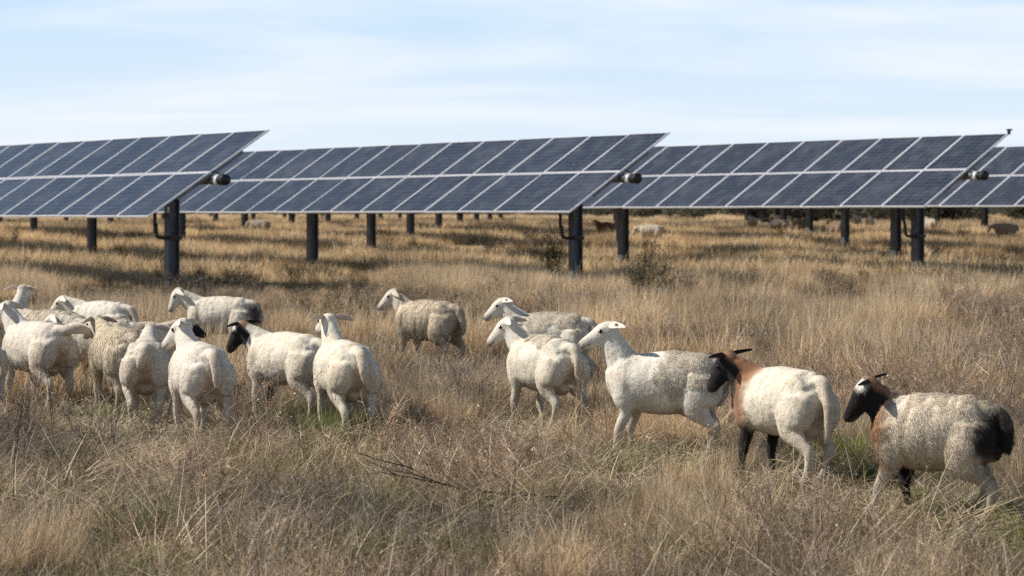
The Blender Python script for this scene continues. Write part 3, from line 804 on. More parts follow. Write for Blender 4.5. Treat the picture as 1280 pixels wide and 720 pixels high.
def spot(px, s):
    Z = F / s; X = (px - CX) / s
    return X, Z
FLOCK = 'flock of sheep walking through the dry grass'
def patch_wool(x0, x1, z0):
    return lambda co, nz: smooth(x0 - .05, x0 + .03, co[:, 0] + .06 * nz) * smooth(x1 + .05, x1 - .03, co[:, 0] + .06 * nz) * smooth(z0, z0 + .05, co[:, 2] + .12 * nz)
SH = [
 dict(px=1164, s=249, yaw=27, len=.88, size=.95, neck=(30, 46, .215), head=(30, -54), headc=BLACK, crown=True, ear_face=.5, neckc=BROWN, neck_edge=.0, wool=1.0, locks=42000, woolc=WOOLC * 1.12, dirt=.35, fat=1.04,
      patch=[((-.39, -.0, .44), (.13, .30, .20), np.array((.028, .021, .017)))], legs=(.10, -.05, -.06, .07), legc={1: BLACK}, earc=BLACK, ear=(-4, -38), ear_r=(-22, 62), ear_len=.14,
      label='woolly ewe at far right, black face with white crown and black patch on its rump'),
 dict(px=977, s=220, yaw=54, len=.88, neck=(34, 38, .24), head=(30, -56), headc=BLACK, neckc=BROWN, neck_edge=-.06, base=WHITE, wool=.28, woolc=CREAM * 1.12, legs=(.05, -.03, -.03, .05),
      legc={0: BLACK, 1: BLACK}, ear_face=.5, earc=BLACK, ear=(-4, -30), ear_r=(-20, 62), ear_len=.135, tail=(.03, .35), label='white ewe with black head, rusty brown neck and black front legs'),
 dict(px=829, s=201, yaw=17, neck=(8, 66, .285), head=(15, -27), wool=patch_wool(-.36, .0, .42), woolc=CREAM, legs=(.06, .0, .0, .07), ear=(-4, 45), ear_len=.14, tail=(0, .28), tag=1,
      label='white ewe with raised head in profile and shaggy wool left on its rump'),
 dict(px=680, s=178, yaw=56, len=.92, neck=(28, 52, .25), head=(44, -42), base=WHITE, legs=(.04, -.06, .05, -.05), wool=patch_wool(-.1, .15, .60), woolc=CREAM, ear=(6, 20), ear_r=(-4, 55), tail=(.01, .24), fat=1.05, locks=5000,
      label='smooth white ewe seen from behind, head turned left, in front of the patchy one'),
 dict(px=684, s=144, yaw=20, neck=(6, 48, .27), head=(20, -38), wool=patch_wool(-.30, .22, .52), woolc=CREAM, legs=(.05, -.05, .04, -.05), ear=(-4, 40), tag=1, ear_len=.13,
      label='white ewe half hidden, ragged fleece along its back and orange ear tag'),
 dict(px=533, s=127, yaw=36, len=.96, neck=(12, 46, .25), head=(34, -42), wool=.85, woolc=WOOLC * .98, base=CREAM, dirt=.5, legs=(.04, -.05, .03, -.05), ear=(25, 40), ear_len=.10, tail=(-.02, .25),
      label='dingy woolly ewe walking alone behind the gap in the flock'),
 dict(px=430, s=185, yaw=71, neck=(4, 62, .275), head=(8, -18), wool=.2, woolc=CREAM * 1.1, legs=(.05, -.04, -.05, .06), ear=(2, 12), ear_len=.13, tail=(-.03, .22), dirt=.3,
      label='cream ewe seen from behind with both ears spread wide, right end of left group'),
 dict(px=358, s=171, yaw=43, neck=(24, 36, .245), head=(26, -56), headc=BLACK, crown=True, neckc=BROWN, neck_edge=.13, base=WHITE, legs=(.02, .12, -.04, .06), legc={1: BLACK}, ear_face=.5, earc=BLACK, ear=(0, -30), ear_r=(-14, 60), udder=True,
      label='white ewe with black face and brown nape beside the cream ewe'),
 dict(px=275, s=121, yaw=14, len=.97, neck=(10, 34, .28), head=(16, -62), base=WHITE * .95, patch=[((-.40, .0, .47), (.07, .20, .13), np.array((.16, .14, .12)))], legs=(.04, -.05, .04, -.05), ear=(18, 35), wool=.3, woolc=CREAM,
      label='white ewe below the nearest post with a grey smudge on its rump and lowered face'),
 dict(px=249, s=188, yaw=70, neck=(14, 58, .255), head=(48, -42), base=WHITE * 1.03, legs=(.02, .05, -.05, .06), ear=(0, 25), ear_len=.13, tail=(-.02, .22), tag=0, fat=1.04,
      label='smooth white ewe nearest on the left, rump to camera, tail hanging straight'),
 dict(px=183, s=176, yaw=84, neck=(-4, 34, .255), head=(10, -28), base=WHITE, legs=(.03, -.03, -.05, .05), ear=(6, 15), ear_len=.13, tail=(.03, .14), fat=.94,
      label='white sheep seen square from behind with short curled tail'),
 dict(px=148, s=163, yaw=64, neck=(10, 34, .26), head=(16, -30), wool=.75, woolc=CREAM * 1.0, base=CREAM, legs=(.05, -.04, .04, -.05), ear=(4, 15), earc=CREAM * .8, dirt=.35,
      label='cream woolly ewe wedged left of the short tailed sheep'),
 dict(px=126, s=146, yaw=24, neck=(10, 24, .25), head=(14, -40), wool=.6, woolc=CREAM * 1.05, legs=(.05, -.05, .04, -.05), ear=(18, 35),
      label='pale ewe facing left with one front leg showing, behind the cream woolly one'),
 dict(px=126, s=124, yaw=28, len=.94, neck=(10, 26, .27), head=(24, -45), wool=.5, woolc=WHITE * .92, legs=(.05, -.05, .04, -.05), ear=(8, 30),
      label='white ewe farthest back in the left cluster, rounded back against grass'),
 dict(px=46, s=158, yaw=50, size=1.05, neck=(14, 52, .27), head=(30, -44), wool=.25, woolc=CREAM, legs=(.04, -.04, -.04, .06), ear=(12, 20), tail_up=True, fat=1.04,
      label='white ewe at left edge flicking its tail out to the right'),
 dict(px=-34, s=166, yaw=62, neck=(10, 40, .25), head=(16, -30), legs=(.04, -.04, .04, -.04), wool=.4, woolc=CREAM,
      label='ewe mostly outside the frame at left, only its flank beside the tail flicking ewe'),
 dict(px=4, s=127, yaw=112, neck=(6, 58, .29), head=(10, -12), legs=(.04, -.04, .04, -.04), ear=(4, 8), ear_len=.15,
      label='white ewe cut by left frame edge, head highest with ears straight out'),
 dict(px=62, s=136, yaw=32, neck=(8, 20, .25), head=(10, -40), wool=1.0, woolc=CREAM * .85, legs=(.04, -.04, .04, -.04), ear=(8, 30), size=.97,
      label='tan curly backed sheep with just its back above the tail flicking ewe'),
 dict(px=180, s=143, yaw=146, neck=(0, 20, .25), head=(-6, -30), headc=BLACK, crown=True, base=CREAM, wool=.3, woolc=CREAM, legs=(.04, -.04, .04, -.04), earc=BLACK, ear=(-4, 30), size=.93,
      label='black headed sheep facing right, mostly hidden in the left cluster'),
]
FEET_SPOTS = []
for i, p in enumerate(SH):
    X, Z = spot(p['px'], p['s'])
    p['seed'] = 11 + i * 5
    p['rz'] = R(180 - p['yaw'])
    p['loc'] = (X, Z, float(terr(X, Z)) * .5 - .015)
    p['group'] = FLOCK
    if not p.get('tag'): p.pop('tag', None)
    make_sheep(p)
    FEET_SPOTS.append((X, Z, p['rz']))

# small sheep grazing far behind the posts
FAR = [
 (813, 56, 12, 1.15, dict(wool=.9, woolc=CREAM * 1.15), 'woolly white sheep grazing far off between posts right of centre'),
 (756, 60, 30, 1.05, dict(base=BROWN * .28, headc=CREAM * .8, wool=.2, woolc=BROWN), 'brown sheep with pale head far off beside the middle posts'),
 (977, 72, 40, 1.15, dict(wool=.6, woolc=WHITE), 'white sheep far off showing above a dark one'),
 (972, 62, 10, 1.05, dict(base=BLACK * 2, headc=BLACK, earc=BLACK), 'nearly black sheep lying low far off under the right panels'),
 (1004, 63, 170, 1.05, dict(base=np.array((.09, .07, .055)), headc=BLACK, earc=BLACK), 'dark brown sheep far off right of the black one'),
 (940, 66, 80, 1.05, dict(wool=.4, woolc=WHITE), 'white sheep far off between two thin posts'),
 (1045, 60, 60, 1.05, dict(base=BROWN * .5, headc=BROWN * .4), 'rust coloured sheep far off half behind a thin post'),
 (1070, 70, 85, 1.15, dict(wool=.4, woolc=WHITE), 'white sheep far off, left of a pair seen from behind'),
 (1087, 69, 95, 1.1, dict(wool=.3, woolc=WHITE), 'white sheep far off, right of a pair seen from behind'),
 (1163, 64, 75, 1.05, dict(base=CREAM * .8, wool=.5, woolc=CREAM * .8), 'tan sheep far off seen beside the post right of the conduit'),
 (1256, 58, 14, 1.12, dict(base=CREAM * .8, wool=.6, woolc=CREAM * .75), 'tan sheep grazing alone far off near the right edge'),
 (324, 62, 16, 1.05, dict(wool=.5, base=CREAM * .7, woolc=CREAM * .65), 'pale sheep grazing far off beyond the left of centre posts'),
]
for i, (px, Z, yaw, size, ex, lab) in enumerate(FAR):
    Z *= 1.716; X = (px - CX) * Z / F
    ex = {k_: (v_ * .72 if isinstance(v_, np.ndarray) else v_) for k_, v_ in ex.items()}; ex.setdefault('base', WHITE * .7)
    p = dict(seed=300 + i, rz=R(180 - yaw), loc=(X, Z, float(terr(X, Z))), size=size, neck=(0, 2 if i in (0, 10, 11) else 35, .26), head=(0, -60 if i in (0, 10, 11) else -35),
             legs=(.05, -.05, .05, -.05), voxel=.02, detail=.12, group='sheep far off among the posts', label=lab, **ex)
    make_sheep(p)

# ------------------------------------------------------------------ vegetation: clump meshes
def blades(cnt, rad, lmin, lmax, lean, curl, width, cols, seed, seg=3, base_dark=.55, zmin=0.0, tip_light=1.1, flat=False):
    """many arching blades as one mesh (arrays)"""
    g = np.random.default_rng(seed)
    a = g.random(cnt) * 2 * np.pi; r = rad * np.sqrt(g.random(cnt))
    root = np.stack([np.cos(a) * r, np.sin(a) * r, np.full(cnt, -.02) + zmin * g.random(cnt)], 1)
    az = a + g.normal(0, .9, cnt)
    ln = g.uniform(lmin, lmax, cnt)
    th0 = np.abs(g.normal(lean[0], lean[1], cnt)); cu = np.abs(g.normal(curl[0], curl[1], cnt))
    out = np.stack([np.cos(az), np.sin(az), np.zeros(cnt)], 1)
    tw = g.normal(0, .6, cnt)
    sd = np.stack([-np.sin(az + tw), np.cos(az + tw), np.zeros(cnt)], 1)
    pts = [root]; th = th0.copy()
    for i in range(seg):
        step = (ln / seg)[:, None]
        pts.append(pts[-1] + (out * np.sin(th)[:, None] + np.array([0, 0, 1]) * np.cos(th)[:, None]) * step)
        th = th + cu / seg
    W = (width * g.uniform(.6, 1.4, cnt))[:, None]
    vs = []
    for i in range(seg):
        wv = W * (1 - .75 * i / seg)
        vs += [pts[i] - sd * wv, pts[i] + sd * wv]
    vs.append(pts[-1])
    nv = 2 * seg + 1
    V = np.stack(vs, 1).reshape(-1, 3)
    if flat: V[:, 2] = np.abs(V[:, 2]) * .5
    b = np.arange(cnt)[:, None] * nv
    qs = np.concatenate([b + [2 * i, 2 * i + 1, 2 * i + 3, 2 * i + 2] for i in range(seg - 1)]) if seg > 1 else np.zeros((0, 4), int)
    ts = b + [nv - 3, nv - 2, nv - 1]
    cols = np.array(cols)
    c = cols[g.integers(0, len(cols), cnt)] * g.uniform(.75, 1.25, cnt)[:, None]
    cc = np.stack([c * (base_dark + (tip_light - base_dark) * min(1, (i // 2) / seg * 1.3)) for i in range(nv)], 1).reshape(-1, 3)  # roots darkened in colour, painting shade into the gaps between blades
    return V, qs, ts, cc

def strips(polys, widths, cols):
    """thin crossed ribbons along polylines, for twigs and stalks"""
    V, Qs, C = [], [], []; n = 0
    for P, w_, c in zip(polys, widths, cols):
        P = np.array(P); k = len(P)
        t = np.gradient(P, axis=0)
        for ax in ((1, 0, 0), (0, 1, 0)):
            s = np.cross(t, ax); s /= np.linalg.norm(s, axis=1)[:, None] + 1e-9
            ww = (w_ * np.linspace(1, .45, k))[:, None]
            V.append(np.stack([P - s * ww, P + s * ww], 1).reshape(-1, 3))
            for i in range(k - 1): Qs.append((n + 2 * i, n + 2 * i + 1, n + 2 * i + 3, n + 2 * i + 2))
            C.append(np.tile(c, (2 * k, 1))); n += 2 * k
    return np.concatenate(V), np.array(Qs), np.zeros((0, 3), int), np.concatenate(C)

def twig_plant(seed, h, stems, branches, width, cols, spread=.5, leafy=0, leafcols=None, leafsize=.02, curve=.25):
    g = np.random.default_rng(seed)
    polys, ws, cs, tips = [], [], [], []
    for s in range(stems):
        az = g.random() * 6.28; lean = abs(g.normal(0, spread)); hh = h * g.uniform(.55, 1.1)
        d = np.array([math.cos(az) * math.sin(lean), math.sin(az) * math.sin(lean), math.cos(lean)])
        root = np.array([math.cos(az), math.sin(az), 0]) * g.random() * .05 * h / .3 - np.array([0, 0, .03])
        bend = g.normal(0, curve, 3) * [1, 1, .4]
        P = [root + d * hh * t + bend * hh * t * t for t in np.linspace(0, 1, 5)]
        c = np.array(cols[g.integers(0, len(cols))]) * g.uniform(.7, 1.3)
        polys.append(P); ws.append(width); cs.append(c); tips.append(P[-1])
        for b in range(branches):
            t = g.uniform(.25, .95); i = int(t * 4); q = P[i] + (P[min(i + 1, 4)] - P[i]) * (t * 4 - i)
            bd = d + g.normal(0, .75, 3); bd[2] = abs(bd[2]) * .8 + .15; bd /= np.linalg.norm(bd)
            bl = hh * g.uniform(.15, .42) * (1.15 - t * .5)
            B = [q + bd * bl * u + np.array([0, 0, .1]) * bl * u * u for u in np.linspace(0, 1, 4)]
            polys.append(B); ws.append(width * .6); cs.append(c * g.uniform(.85, 1.2)); tips += [B[-1], B[2]]
            for b2 in range(2 if branches > 3 else 0):
                u = g.integers(1, 4); bd2 = bd + g.normal(0, .7, 3); bd2 /= np.linalg.norm(bd2)
                B2 = [B[u], B[u] + bd2 * bl * .25, B[u] + bd2 * bl * .45]
                polys.append(B2); ws.append(width * .45); cs.append(c * g.uniform(.85, 1.25)); tips.append(B2[-1])
    V, Q, T, C = strips(polys, ws, cs)
    if leafy:
        tp = np.array(tips); n0 = len(V)
        idx = g.integers(0, len(tp), leafy)
        pos = tp[idx] + g.normal(0, .035 * h / .5, (leafy, 3)); pos[:, 2] = np.maximum(pos[:, 2], .02)
        d1 = g.normal(0, 1, (leafy, 3)); d1 /= np.linalg.norm(d1, axis=1)[:, None]
        d2 = np.cross(d1, g.normal(0, 1, (leafy, 3))); d2 /= np.linalg.norm(d2, axis=1)[:, None]
        sz = (leafsize * g.uniform(.5, 1.4, leafy))[:, None]
        LV = np.stack([pos - d1 * sz, pos + d2 * sz * .4, pos + d1 * sz, pos - d2 * sz * .4], 1).reshape(-1, 3)
        lq = n0 + np.arange(leafy)[:, None] * 4 + [0, 1, 2, 3]
        lc = np.repeat(np.array(leafcols)[g.integers(0, len(leafcols), leafy)] * g.uniform(.6, 1.4, leafy)[:, None], 4, 0)
        V = np.concatenate([V, LV]); Q = np.concatenate([Q, lq]); C = np.concatenate([C, lc])
    return V, Q, T, C

def merge(*A):
    V, Q, T, C = [], [], [], []; n = 0
    for v, q, t, c in A:
        V.append(v); C.append(c); n0 = n; n += len(v)
        if len(q): Q.append(q + n0)
        if len(t): T.append(t + n0)
    return np.concatenate(V), (np.concatenate(Q) if Q else np.zeros((0, 4), int)), (np.concatenate(T) if T else np.zeros((0, 3), int)), np.concatenate(C)
def clump_mesh(name, A, mat):
    V, Q, T, C = A
    return np_mesh(name, V, [x for x in (Q, T) if len(x)], [mat], False, np.clip(C, .004, .9))

GOLD = [(.72, .54, .32), (.64, .45, .24), (.78, .63, .42), (.55, .38, .20), (.82, .70, .51)]
GOLDM = [(.76, .57, .34), (.68, .48, .265), (.80, .64, .43), (.56, .39, .215), (.84, .71, .52)]
PALE = [(.76, .645, .48), (.68, .56, .40), (.84, .75, .60), (.58, .47, .33)]
DULL = [(.43, .345, .235), (.33, .26, .175), (.54, .45, .325), (.24, .185, .125), (.65, .555, .415)]
TWIG = [(.40, .33, .275), (.52, .44, .37), (.25, .20, .165), (.66, .58, .49), (.42, .315, .23)]
GREEN = [(.17, .20, .055), (.22, .245, .075), (.28, .28, .11), (.12, .15, .045)]
OLIVE = [(.09, .10, .04), (.13, .125, .055), (.06, .07, .03), (.17, .15, .075)]

KINDS = {}
def kind(name, builder, mat, nvar):
    c = bpy.data.collections.new('clumps_' + name)          # not linked to the scene: sources only
    for v in range(nvar):
        me = clump_mesh('%s_clump' % name, builder(v), mat)
        c.objects.link(bpy.data.objects.new('%s_clump_%03d' % (name, v), me))
    KINDS[name] = (c, nvar)
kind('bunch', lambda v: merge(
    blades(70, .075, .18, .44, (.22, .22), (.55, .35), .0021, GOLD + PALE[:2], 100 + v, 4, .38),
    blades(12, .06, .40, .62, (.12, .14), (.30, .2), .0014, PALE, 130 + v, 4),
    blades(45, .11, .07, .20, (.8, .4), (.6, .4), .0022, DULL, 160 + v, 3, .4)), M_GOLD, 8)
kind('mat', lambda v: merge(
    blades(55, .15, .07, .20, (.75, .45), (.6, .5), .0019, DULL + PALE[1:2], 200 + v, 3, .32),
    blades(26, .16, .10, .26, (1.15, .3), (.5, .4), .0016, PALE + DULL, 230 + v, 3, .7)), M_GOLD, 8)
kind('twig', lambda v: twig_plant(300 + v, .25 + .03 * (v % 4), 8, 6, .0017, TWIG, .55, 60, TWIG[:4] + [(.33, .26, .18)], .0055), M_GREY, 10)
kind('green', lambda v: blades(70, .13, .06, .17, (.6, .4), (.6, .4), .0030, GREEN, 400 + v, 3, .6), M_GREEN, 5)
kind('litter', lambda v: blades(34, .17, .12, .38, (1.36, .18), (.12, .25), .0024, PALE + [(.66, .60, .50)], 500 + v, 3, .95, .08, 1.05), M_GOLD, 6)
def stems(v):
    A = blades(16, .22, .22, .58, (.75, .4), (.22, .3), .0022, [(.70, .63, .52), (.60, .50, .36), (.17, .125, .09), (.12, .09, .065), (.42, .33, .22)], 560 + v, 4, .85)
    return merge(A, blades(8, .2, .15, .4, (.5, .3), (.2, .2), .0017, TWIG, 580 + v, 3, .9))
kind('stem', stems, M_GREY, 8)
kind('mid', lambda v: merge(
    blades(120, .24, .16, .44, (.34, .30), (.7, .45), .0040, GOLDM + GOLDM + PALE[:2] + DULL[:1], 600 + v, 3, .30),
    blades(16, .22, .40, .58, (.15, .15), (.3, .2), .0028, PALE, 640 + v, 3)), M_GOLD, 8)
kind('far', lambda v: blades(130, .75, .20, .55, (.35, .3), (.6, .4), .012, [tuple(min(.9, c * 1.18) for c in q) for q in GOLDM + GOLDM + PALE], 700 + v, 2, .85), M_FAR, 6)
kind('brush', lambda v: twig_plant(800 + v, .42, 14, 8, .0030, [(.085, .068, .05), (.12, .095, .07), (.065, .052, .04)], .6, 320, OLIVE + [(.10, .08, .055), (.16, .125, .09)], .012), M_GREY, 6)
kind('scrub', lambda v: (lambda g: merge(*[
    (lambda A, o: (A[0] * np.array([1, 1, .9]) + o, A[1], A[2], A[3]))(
        twig_plant(900 + v * 9 + j, g.uniform(1.0, 2.2), 7, 5, .02, [(.06, .05, .04)], .5, 420, [(.10, .105, .075), (.13, .128, .09), (.16, .15, .11), (.08, .085, .06), (.19, .17, .125)], .12),  # leaf colours lightened and greyed to paint in distance haze
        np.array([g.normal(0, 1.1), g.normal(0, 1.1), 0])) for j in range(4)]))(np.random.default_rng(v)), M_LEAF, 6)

def scatter(name, kindname, X, Y, scl, label, cat, seed, sink=0.0, tilt=.12, zs=None):
    g = np.random.default_rng(seed)
    n = len(X)
    coll, nv = KINDS[kindname]
    me = bpy.data.meshes.new(name)
    Z = terr(X, Y) - sink
    me.vertices.add(n); me.vertices.foreach_set('co', np.stack([X, Y, Z], 1).astype(np.float32).ravel())
    a = me.attributes.new('rot', 'FLOAT_VECTOR', 'POINT')
    a.data.foreach_set('vector', np.stack([g.normal(0, tilt, n), g.normal(0, tilt, n), g.random(n) * 6.283], 1).astype(np.float32).ravel())
    a = me.attributes.new('scl', 'FLOAT_VECTOR', 'POINT')
    sv = np.stack([scl, scl, scl * (zs if zs is not None else 1.0)], 1) if np.ndim(scl) else np.full((n, 3), scl)
    a.data.foreach_set('vector', sv.astype(np.float32).ravel())
    a = me.attributes.new('idx', 'INT', 'POINT'); a.data.foreach_set('value', g.integers(0, nv, n).astype(np.int32))
    o = mesh_obj(name, me)
    tag(o, label, cat, kind='stuff')
    ng = bpy.data.node_groups.new('scatter_' + name, 'GeometryNodeTree')
    ng.interface.new_socket('Geometry', in_out='INPUT', socket_type='NodeSocketGeometry')
    ng.interface.new_socket('Geometry', in_out='OUTPUT', socket_type='NodeSocketGeometry')
    gi = ng.nodes.new('NodeGroupInput'); go = ng.nodes.new('NodeGroupOutput')
    ci = ng.nodes.new('GeometryNodeCollectionInfo'); ci.inputs['Collection'].default_value = coll
    ci.inputs['Separate Children'].default_value = True; ci.inputs['Reset Children'].default_value = True
    ip = ng.nodes.new('GeometryNodeInstanceOnPoints'); ip.inputs['Pick Instance'].default_value = True
    def na(nm, ty):
        q = ng.nodes.new('GeometryNodeInputNamedAttribute'); q.data_type = ty; q.inputs['Name'].default_value = nm
        return next(s for s in q.outputs if s.enabled and s.name == 'Attribute')
    ng.links.new(gi.outputs[0], ip.inputs['Points']); ng.links.new(ci.outputs[0], ip.inputs['Instance'])
    ng.links.new(na('idx', 'INT'), ip.inputs['Instance Index'])
    ng.links.new(na('rot', 'FLOAT_VECTOR'), ip.inputs['Rotation'])
    ng.links.new(na('scl', 'FLOAT_VECTOR'), ip.inputs['Scale'])
    ng.links.new(ip.outputs[0], go.inputs[0])
    m = o.modifiers.new('scatter', 'NODES'); m.node_group = ng
    return o

def wedge(z0, z1, dens, seed, pad=1.6):
    """points spread evenly over the strip of field seen between two distances"""
    g = np.random.default_rng(seed)
    half = lambda z: z * .201 + pad
    n = int((z1 - z0) * (half(z0) + half(z1)) * dens)
    y = z0 + (z1 - z0) * g.random(n * 2)
    keep = g.random(n * 2) < half(y) / half(z1)
    y = y[keep]
    y = y[:n]
    x = (g.random(len(y)) * 2 - 1) * half(y)
    return x, y, g

def clear_factor(X, Y, r=.42, front=.38):
    front = front * 3.6
    """1 away from the animals, falling to 0 where they stand and just in front of their legs"""
    f = np.ones(len(X))
    for sx, sy, rz in FEET_SPOTS:
        d = np.hypot((X - sx) / r, (Y - sy + front * .45) / (r + front * .5))
        f = np.minimum(f, smooth(.75, 1.25, d))
    return f
def low_zone(X, Y):
    """the trampled, thinly grown ground under and before the flock"""
    return smooth(11.2, 12.4, Y) * smooth(18.2, 16.6, Y) * smooth(-3.6, -2.4, X) * (.55 + .45 * smooth(.3, .55, vnoise(X, Y, .8, 41)))
GREENS = []
def green_boost(X, Y):
    f = np.zeros(len(X))
    for tx, ty, r in GREENS: f = np.maximum(f, smooth(1.4, .3, np.hypot((X - tx) / r, (Y - ty) / (r * 1.9))))
    return f
def px_ground(px, py):
    Z = EYE * F / (py - HY)
    return (px - CX) * Z / F, Z

def sel(m, *A): return [a[m] for a in A]
# -- tufts that stand out in the picture, by where they grow on the field
GREENS += [(*px_ground(px, py), r) for px, py, r in ((335, 602, .22), (455, 695, .22), (760, 592, .18), (1040, 575, .22), (1090, 600, .2), (900, 695, .22), (1000, 665, .25), (300, 575, .15), (410, 555, .18), (700, 600, .15), (585, 700, .2), (180, 665, .2), (820, 700, .2))]
TUFTS = [px_ground(*q) for q in ((520, 530), (545, 522), (505, 522), (600, 522), (622, 515), (585, 512), (770, 552), (740, 548), (880, 612), (860, 606), (850, 560), (900, 600), (1010, 545), (1075, 560), (1060, 520),
                                 (830, 655), (800, 690), (870, 690), (950, 640), (40, 705), (1260, 600), (1275, 560), (560, 540), (700, 720))]
def tuft_boost(X, Y, r=.20):
    f = np.zeros(len(X))
    for tx, ty in TUFTS:
        f = np.maximum(f, smooth(1.5, .4, np.hypot((X - tx) / r, (Y - ty) / (r * 2.4))))
    return f

# bunch grass, near
X, Y, g = wedge(8.4, 22.4, 80, 1)
cf_ = clear_factor(X, Y); tb = tuft_boost(X, Y)
n1 = vnoise(X, Y, .75, 5) * .6 + vnoise(X, Y, .25, 6) * .4
prob = smooth(.50, .74, n1) * .40 * smooth(12.0, 17.5, Y) + tb * .8 + .10 * smooth(11.4, 10.2, Y) * smooth(.45, .6, vnoise(X, Y, .8, 31)) + .012
prob *= .25 + .75 * smooth(-3.2, 1.0, X)
prob *= (1 - .85 * low_zone(X, Y)) * (1 - green_boost(X, Y))
prob += tb * .55
prob *= cf_
m = g.random(len(X)) < prob
X, Y, tb2 = sel(m, X, Y, tb)
s = g.uniform(.40, .78, len(X)) * (1 + .12 * tb2)
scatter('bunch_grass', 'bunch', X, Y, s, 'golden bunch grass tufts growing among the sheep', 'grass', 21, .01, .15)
# dry mat, near
X, Y, g = wedge(8.4, 24.0, 120, 2)
n1 = vnoise(X, Y, .5, 8) * .6 + vnoise(X, Y, .16, 43) * .4
lz = low_zone(X, Y)
m = g.random(len(X)) < (.25 + .75 * smooth(.36, .60, n1)) * (1 - .75 * green_boost(X, Y))
X, Y, lz = sel(m, X, Y, lz)
s = g.uniform(.5, 1.0, len(X)) * (.26 + .74 * clear_factor(X, Y, .40, .42)) * (1 - .40 * lz)
scatter('dry_grass', 'mat', X, Y, s, 'short matted dry grass covering the near field', 'grass', 22, .0, .25)
# twiggy dead weeds, near
X, Y, g = wedge(8.4, 24.0, 80, 3)
n1 = vnoise(X, Y, .9, 9) * .65 + vnoise(X, Y, .3, 10) * .35
prob = (smooth(.40, .60, n1) * (1.25 - .45 * smooth(16.5, 21, Y)) + .06) * (.1 + .9 * clear_factor(X, Y, .40, .45)) * (1 - .6 * green_boost(X, Y)) * (.30 + .70 * smooth(11.2, 13.2, Y + 1.5 * (vnoise(X, Y, .8, 47) - .5)))
lz = low_zone(X, Y)
m = g.random(len(X)) < prob
X, Y, lz = sel(m, X, Y, lz)
s = g.uniform(.45, 1.10, len(X)) * (.25 + .75 * clear_factor(X, Y, .45, .6)) * (1 - .50 * lz)
scatter('dead_weeds', 'twig', X, Y, s, 'greyish brown twiggy dead weeds in the foreground', 'weeds', 23, .0, .25)
# green undergrowth
X, Y, g = wedge(8.4, 22.4, 70, 4)
n1 = vnoise(X, Y, .6, 12) * .7 + vnoise(X, Y, .2, 13) * .3
m = g.random(len(X)) < smooth(.54, .70, n1) * .8 + .04 + green_boost(X, Y)
X, Y = sel(m, X, Y)
scatter('green_grass', 'green', X, Y, g.uniform(.55, 1.1, len(X)) * (1 + .45 * green_boost(X, Y)), 'short green grass showing through the dry growth', 'grass', 24, .0, .2)
# bleached straw
X, Y, g = wedge(8.4, 24.0, 32, 5)
m = g.random(len(X)) < .20 + .6 * smooth(.45, .65, vnoise(X, Y, .8, 15)) + .5 * low_zone(X, Y)
X, Y = sel(m, X, Y)
scatter('straw_litter', 'litter', X, Y, g.uniform(.5, 1.1, len(X)), 'bleached fallen straw lying on the ground', 'straw', 25, -.01, .18)
# crossing stems, light and dark
X, Y, g = wedge(8.4, 26.0, 26, 51)
m = g.random(len(X)) < (.35 + .65 * smooth(.4, .6, vnoise(X, Y, .7, 33))) * (.08 + .92 * clear_factor(X, Y, .42, .45)) * (1 - .6 * low_zone(X, Y))
X, Y = sel(m, X, Y)
scatter('dry_stems', 'stem', X, Y, g.uniform(.5, 1.0, len(X)), 'loose bleached and dark stems leaning every way among the grass', 'stems', 31, .0, .25)
# middle field
X, Y, g = wedge(20.6, 60.0, 19, 6)
n1 = vnoise(X, Y * .38, 1.3, 17) * .6 + vnoise(X, Y * .7, .5, 18) * .4
m = g.random(len(X)) < (.04 + .96 * smooth(.42, .58, n1)) * (.3 + .7 * clear_factor(X, Y, .40, .35))
X, Y, n1 = sel(m, X, Y, n1)
s = g.uniform(.34, 1.05, len(X)) * (.50 + .70 * smooth(.40, .64, n1))
pxx = CX + X / Y * F; pyy = HY + EYE * F / Y       # growth is low along the shaded strip behind the left group
s *= 1 - .62 * smooth(1.25, .6, np.hypot((pxx - 270) / 215, (pyy - 369) / 24))
s *= 1 - .40 * smooth(1.25, .6, np.hypot((pxx - 730) / 60, (pyy - 356) / 14))
s *= 1 - .40 * smooth(1.25, .6, np.hypot((pxx - 1190) / 130, (pyy - 350) / 13)) * (.5 + .5 * clear_factor(X, Y, .45, .5))
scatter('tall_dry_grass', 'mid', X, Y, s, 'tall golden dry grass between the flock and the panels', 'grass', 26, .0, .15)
X, Y, g = wedge(20.6, 105.0, 2.2, 7)
n1 = vnoise(X, Y * .55, 1.6, 19) * .7 + vnoise(X, Y, .6, 20) * .3
dk = np.zeros(len(X))  # extra dark brush, also thickening the shadow bands of the panel rows
for px, py, rx, rz in ((300, 372, 170, 3.2), (170, 330, 90, 4), (60, 345, 70, 3), (430, 368, 60, 2.5), (610, 332, 70, 4), (1235, 352, 70, 4), (1110, 332, 50, 4), (930, 335, 90, 5), (870, 366, 30, 2), (780, 300, 60, 6)):
    cx_, cy_ = px_ground(px, py)
    dk = np.maximum(dk, smooth(1.3, .5, np.hypot((X - cx_) / (rx * cy_ / F), (Y - cy_) / rz)))
m = g.random(len(X)) < (smooth(.64, .78, n1) * smooth(30, 40, Y) + .75 * dk) * clear_factor(X, Y, .6, .8)
X, Y = sel(m, X, Y)
scatter('dark_brush', 'brush', X, Y, g.uniform(.5, 1.15, len(X)), 'dark low brush patches among the golden grass', 'brush', 27, .0, .15)
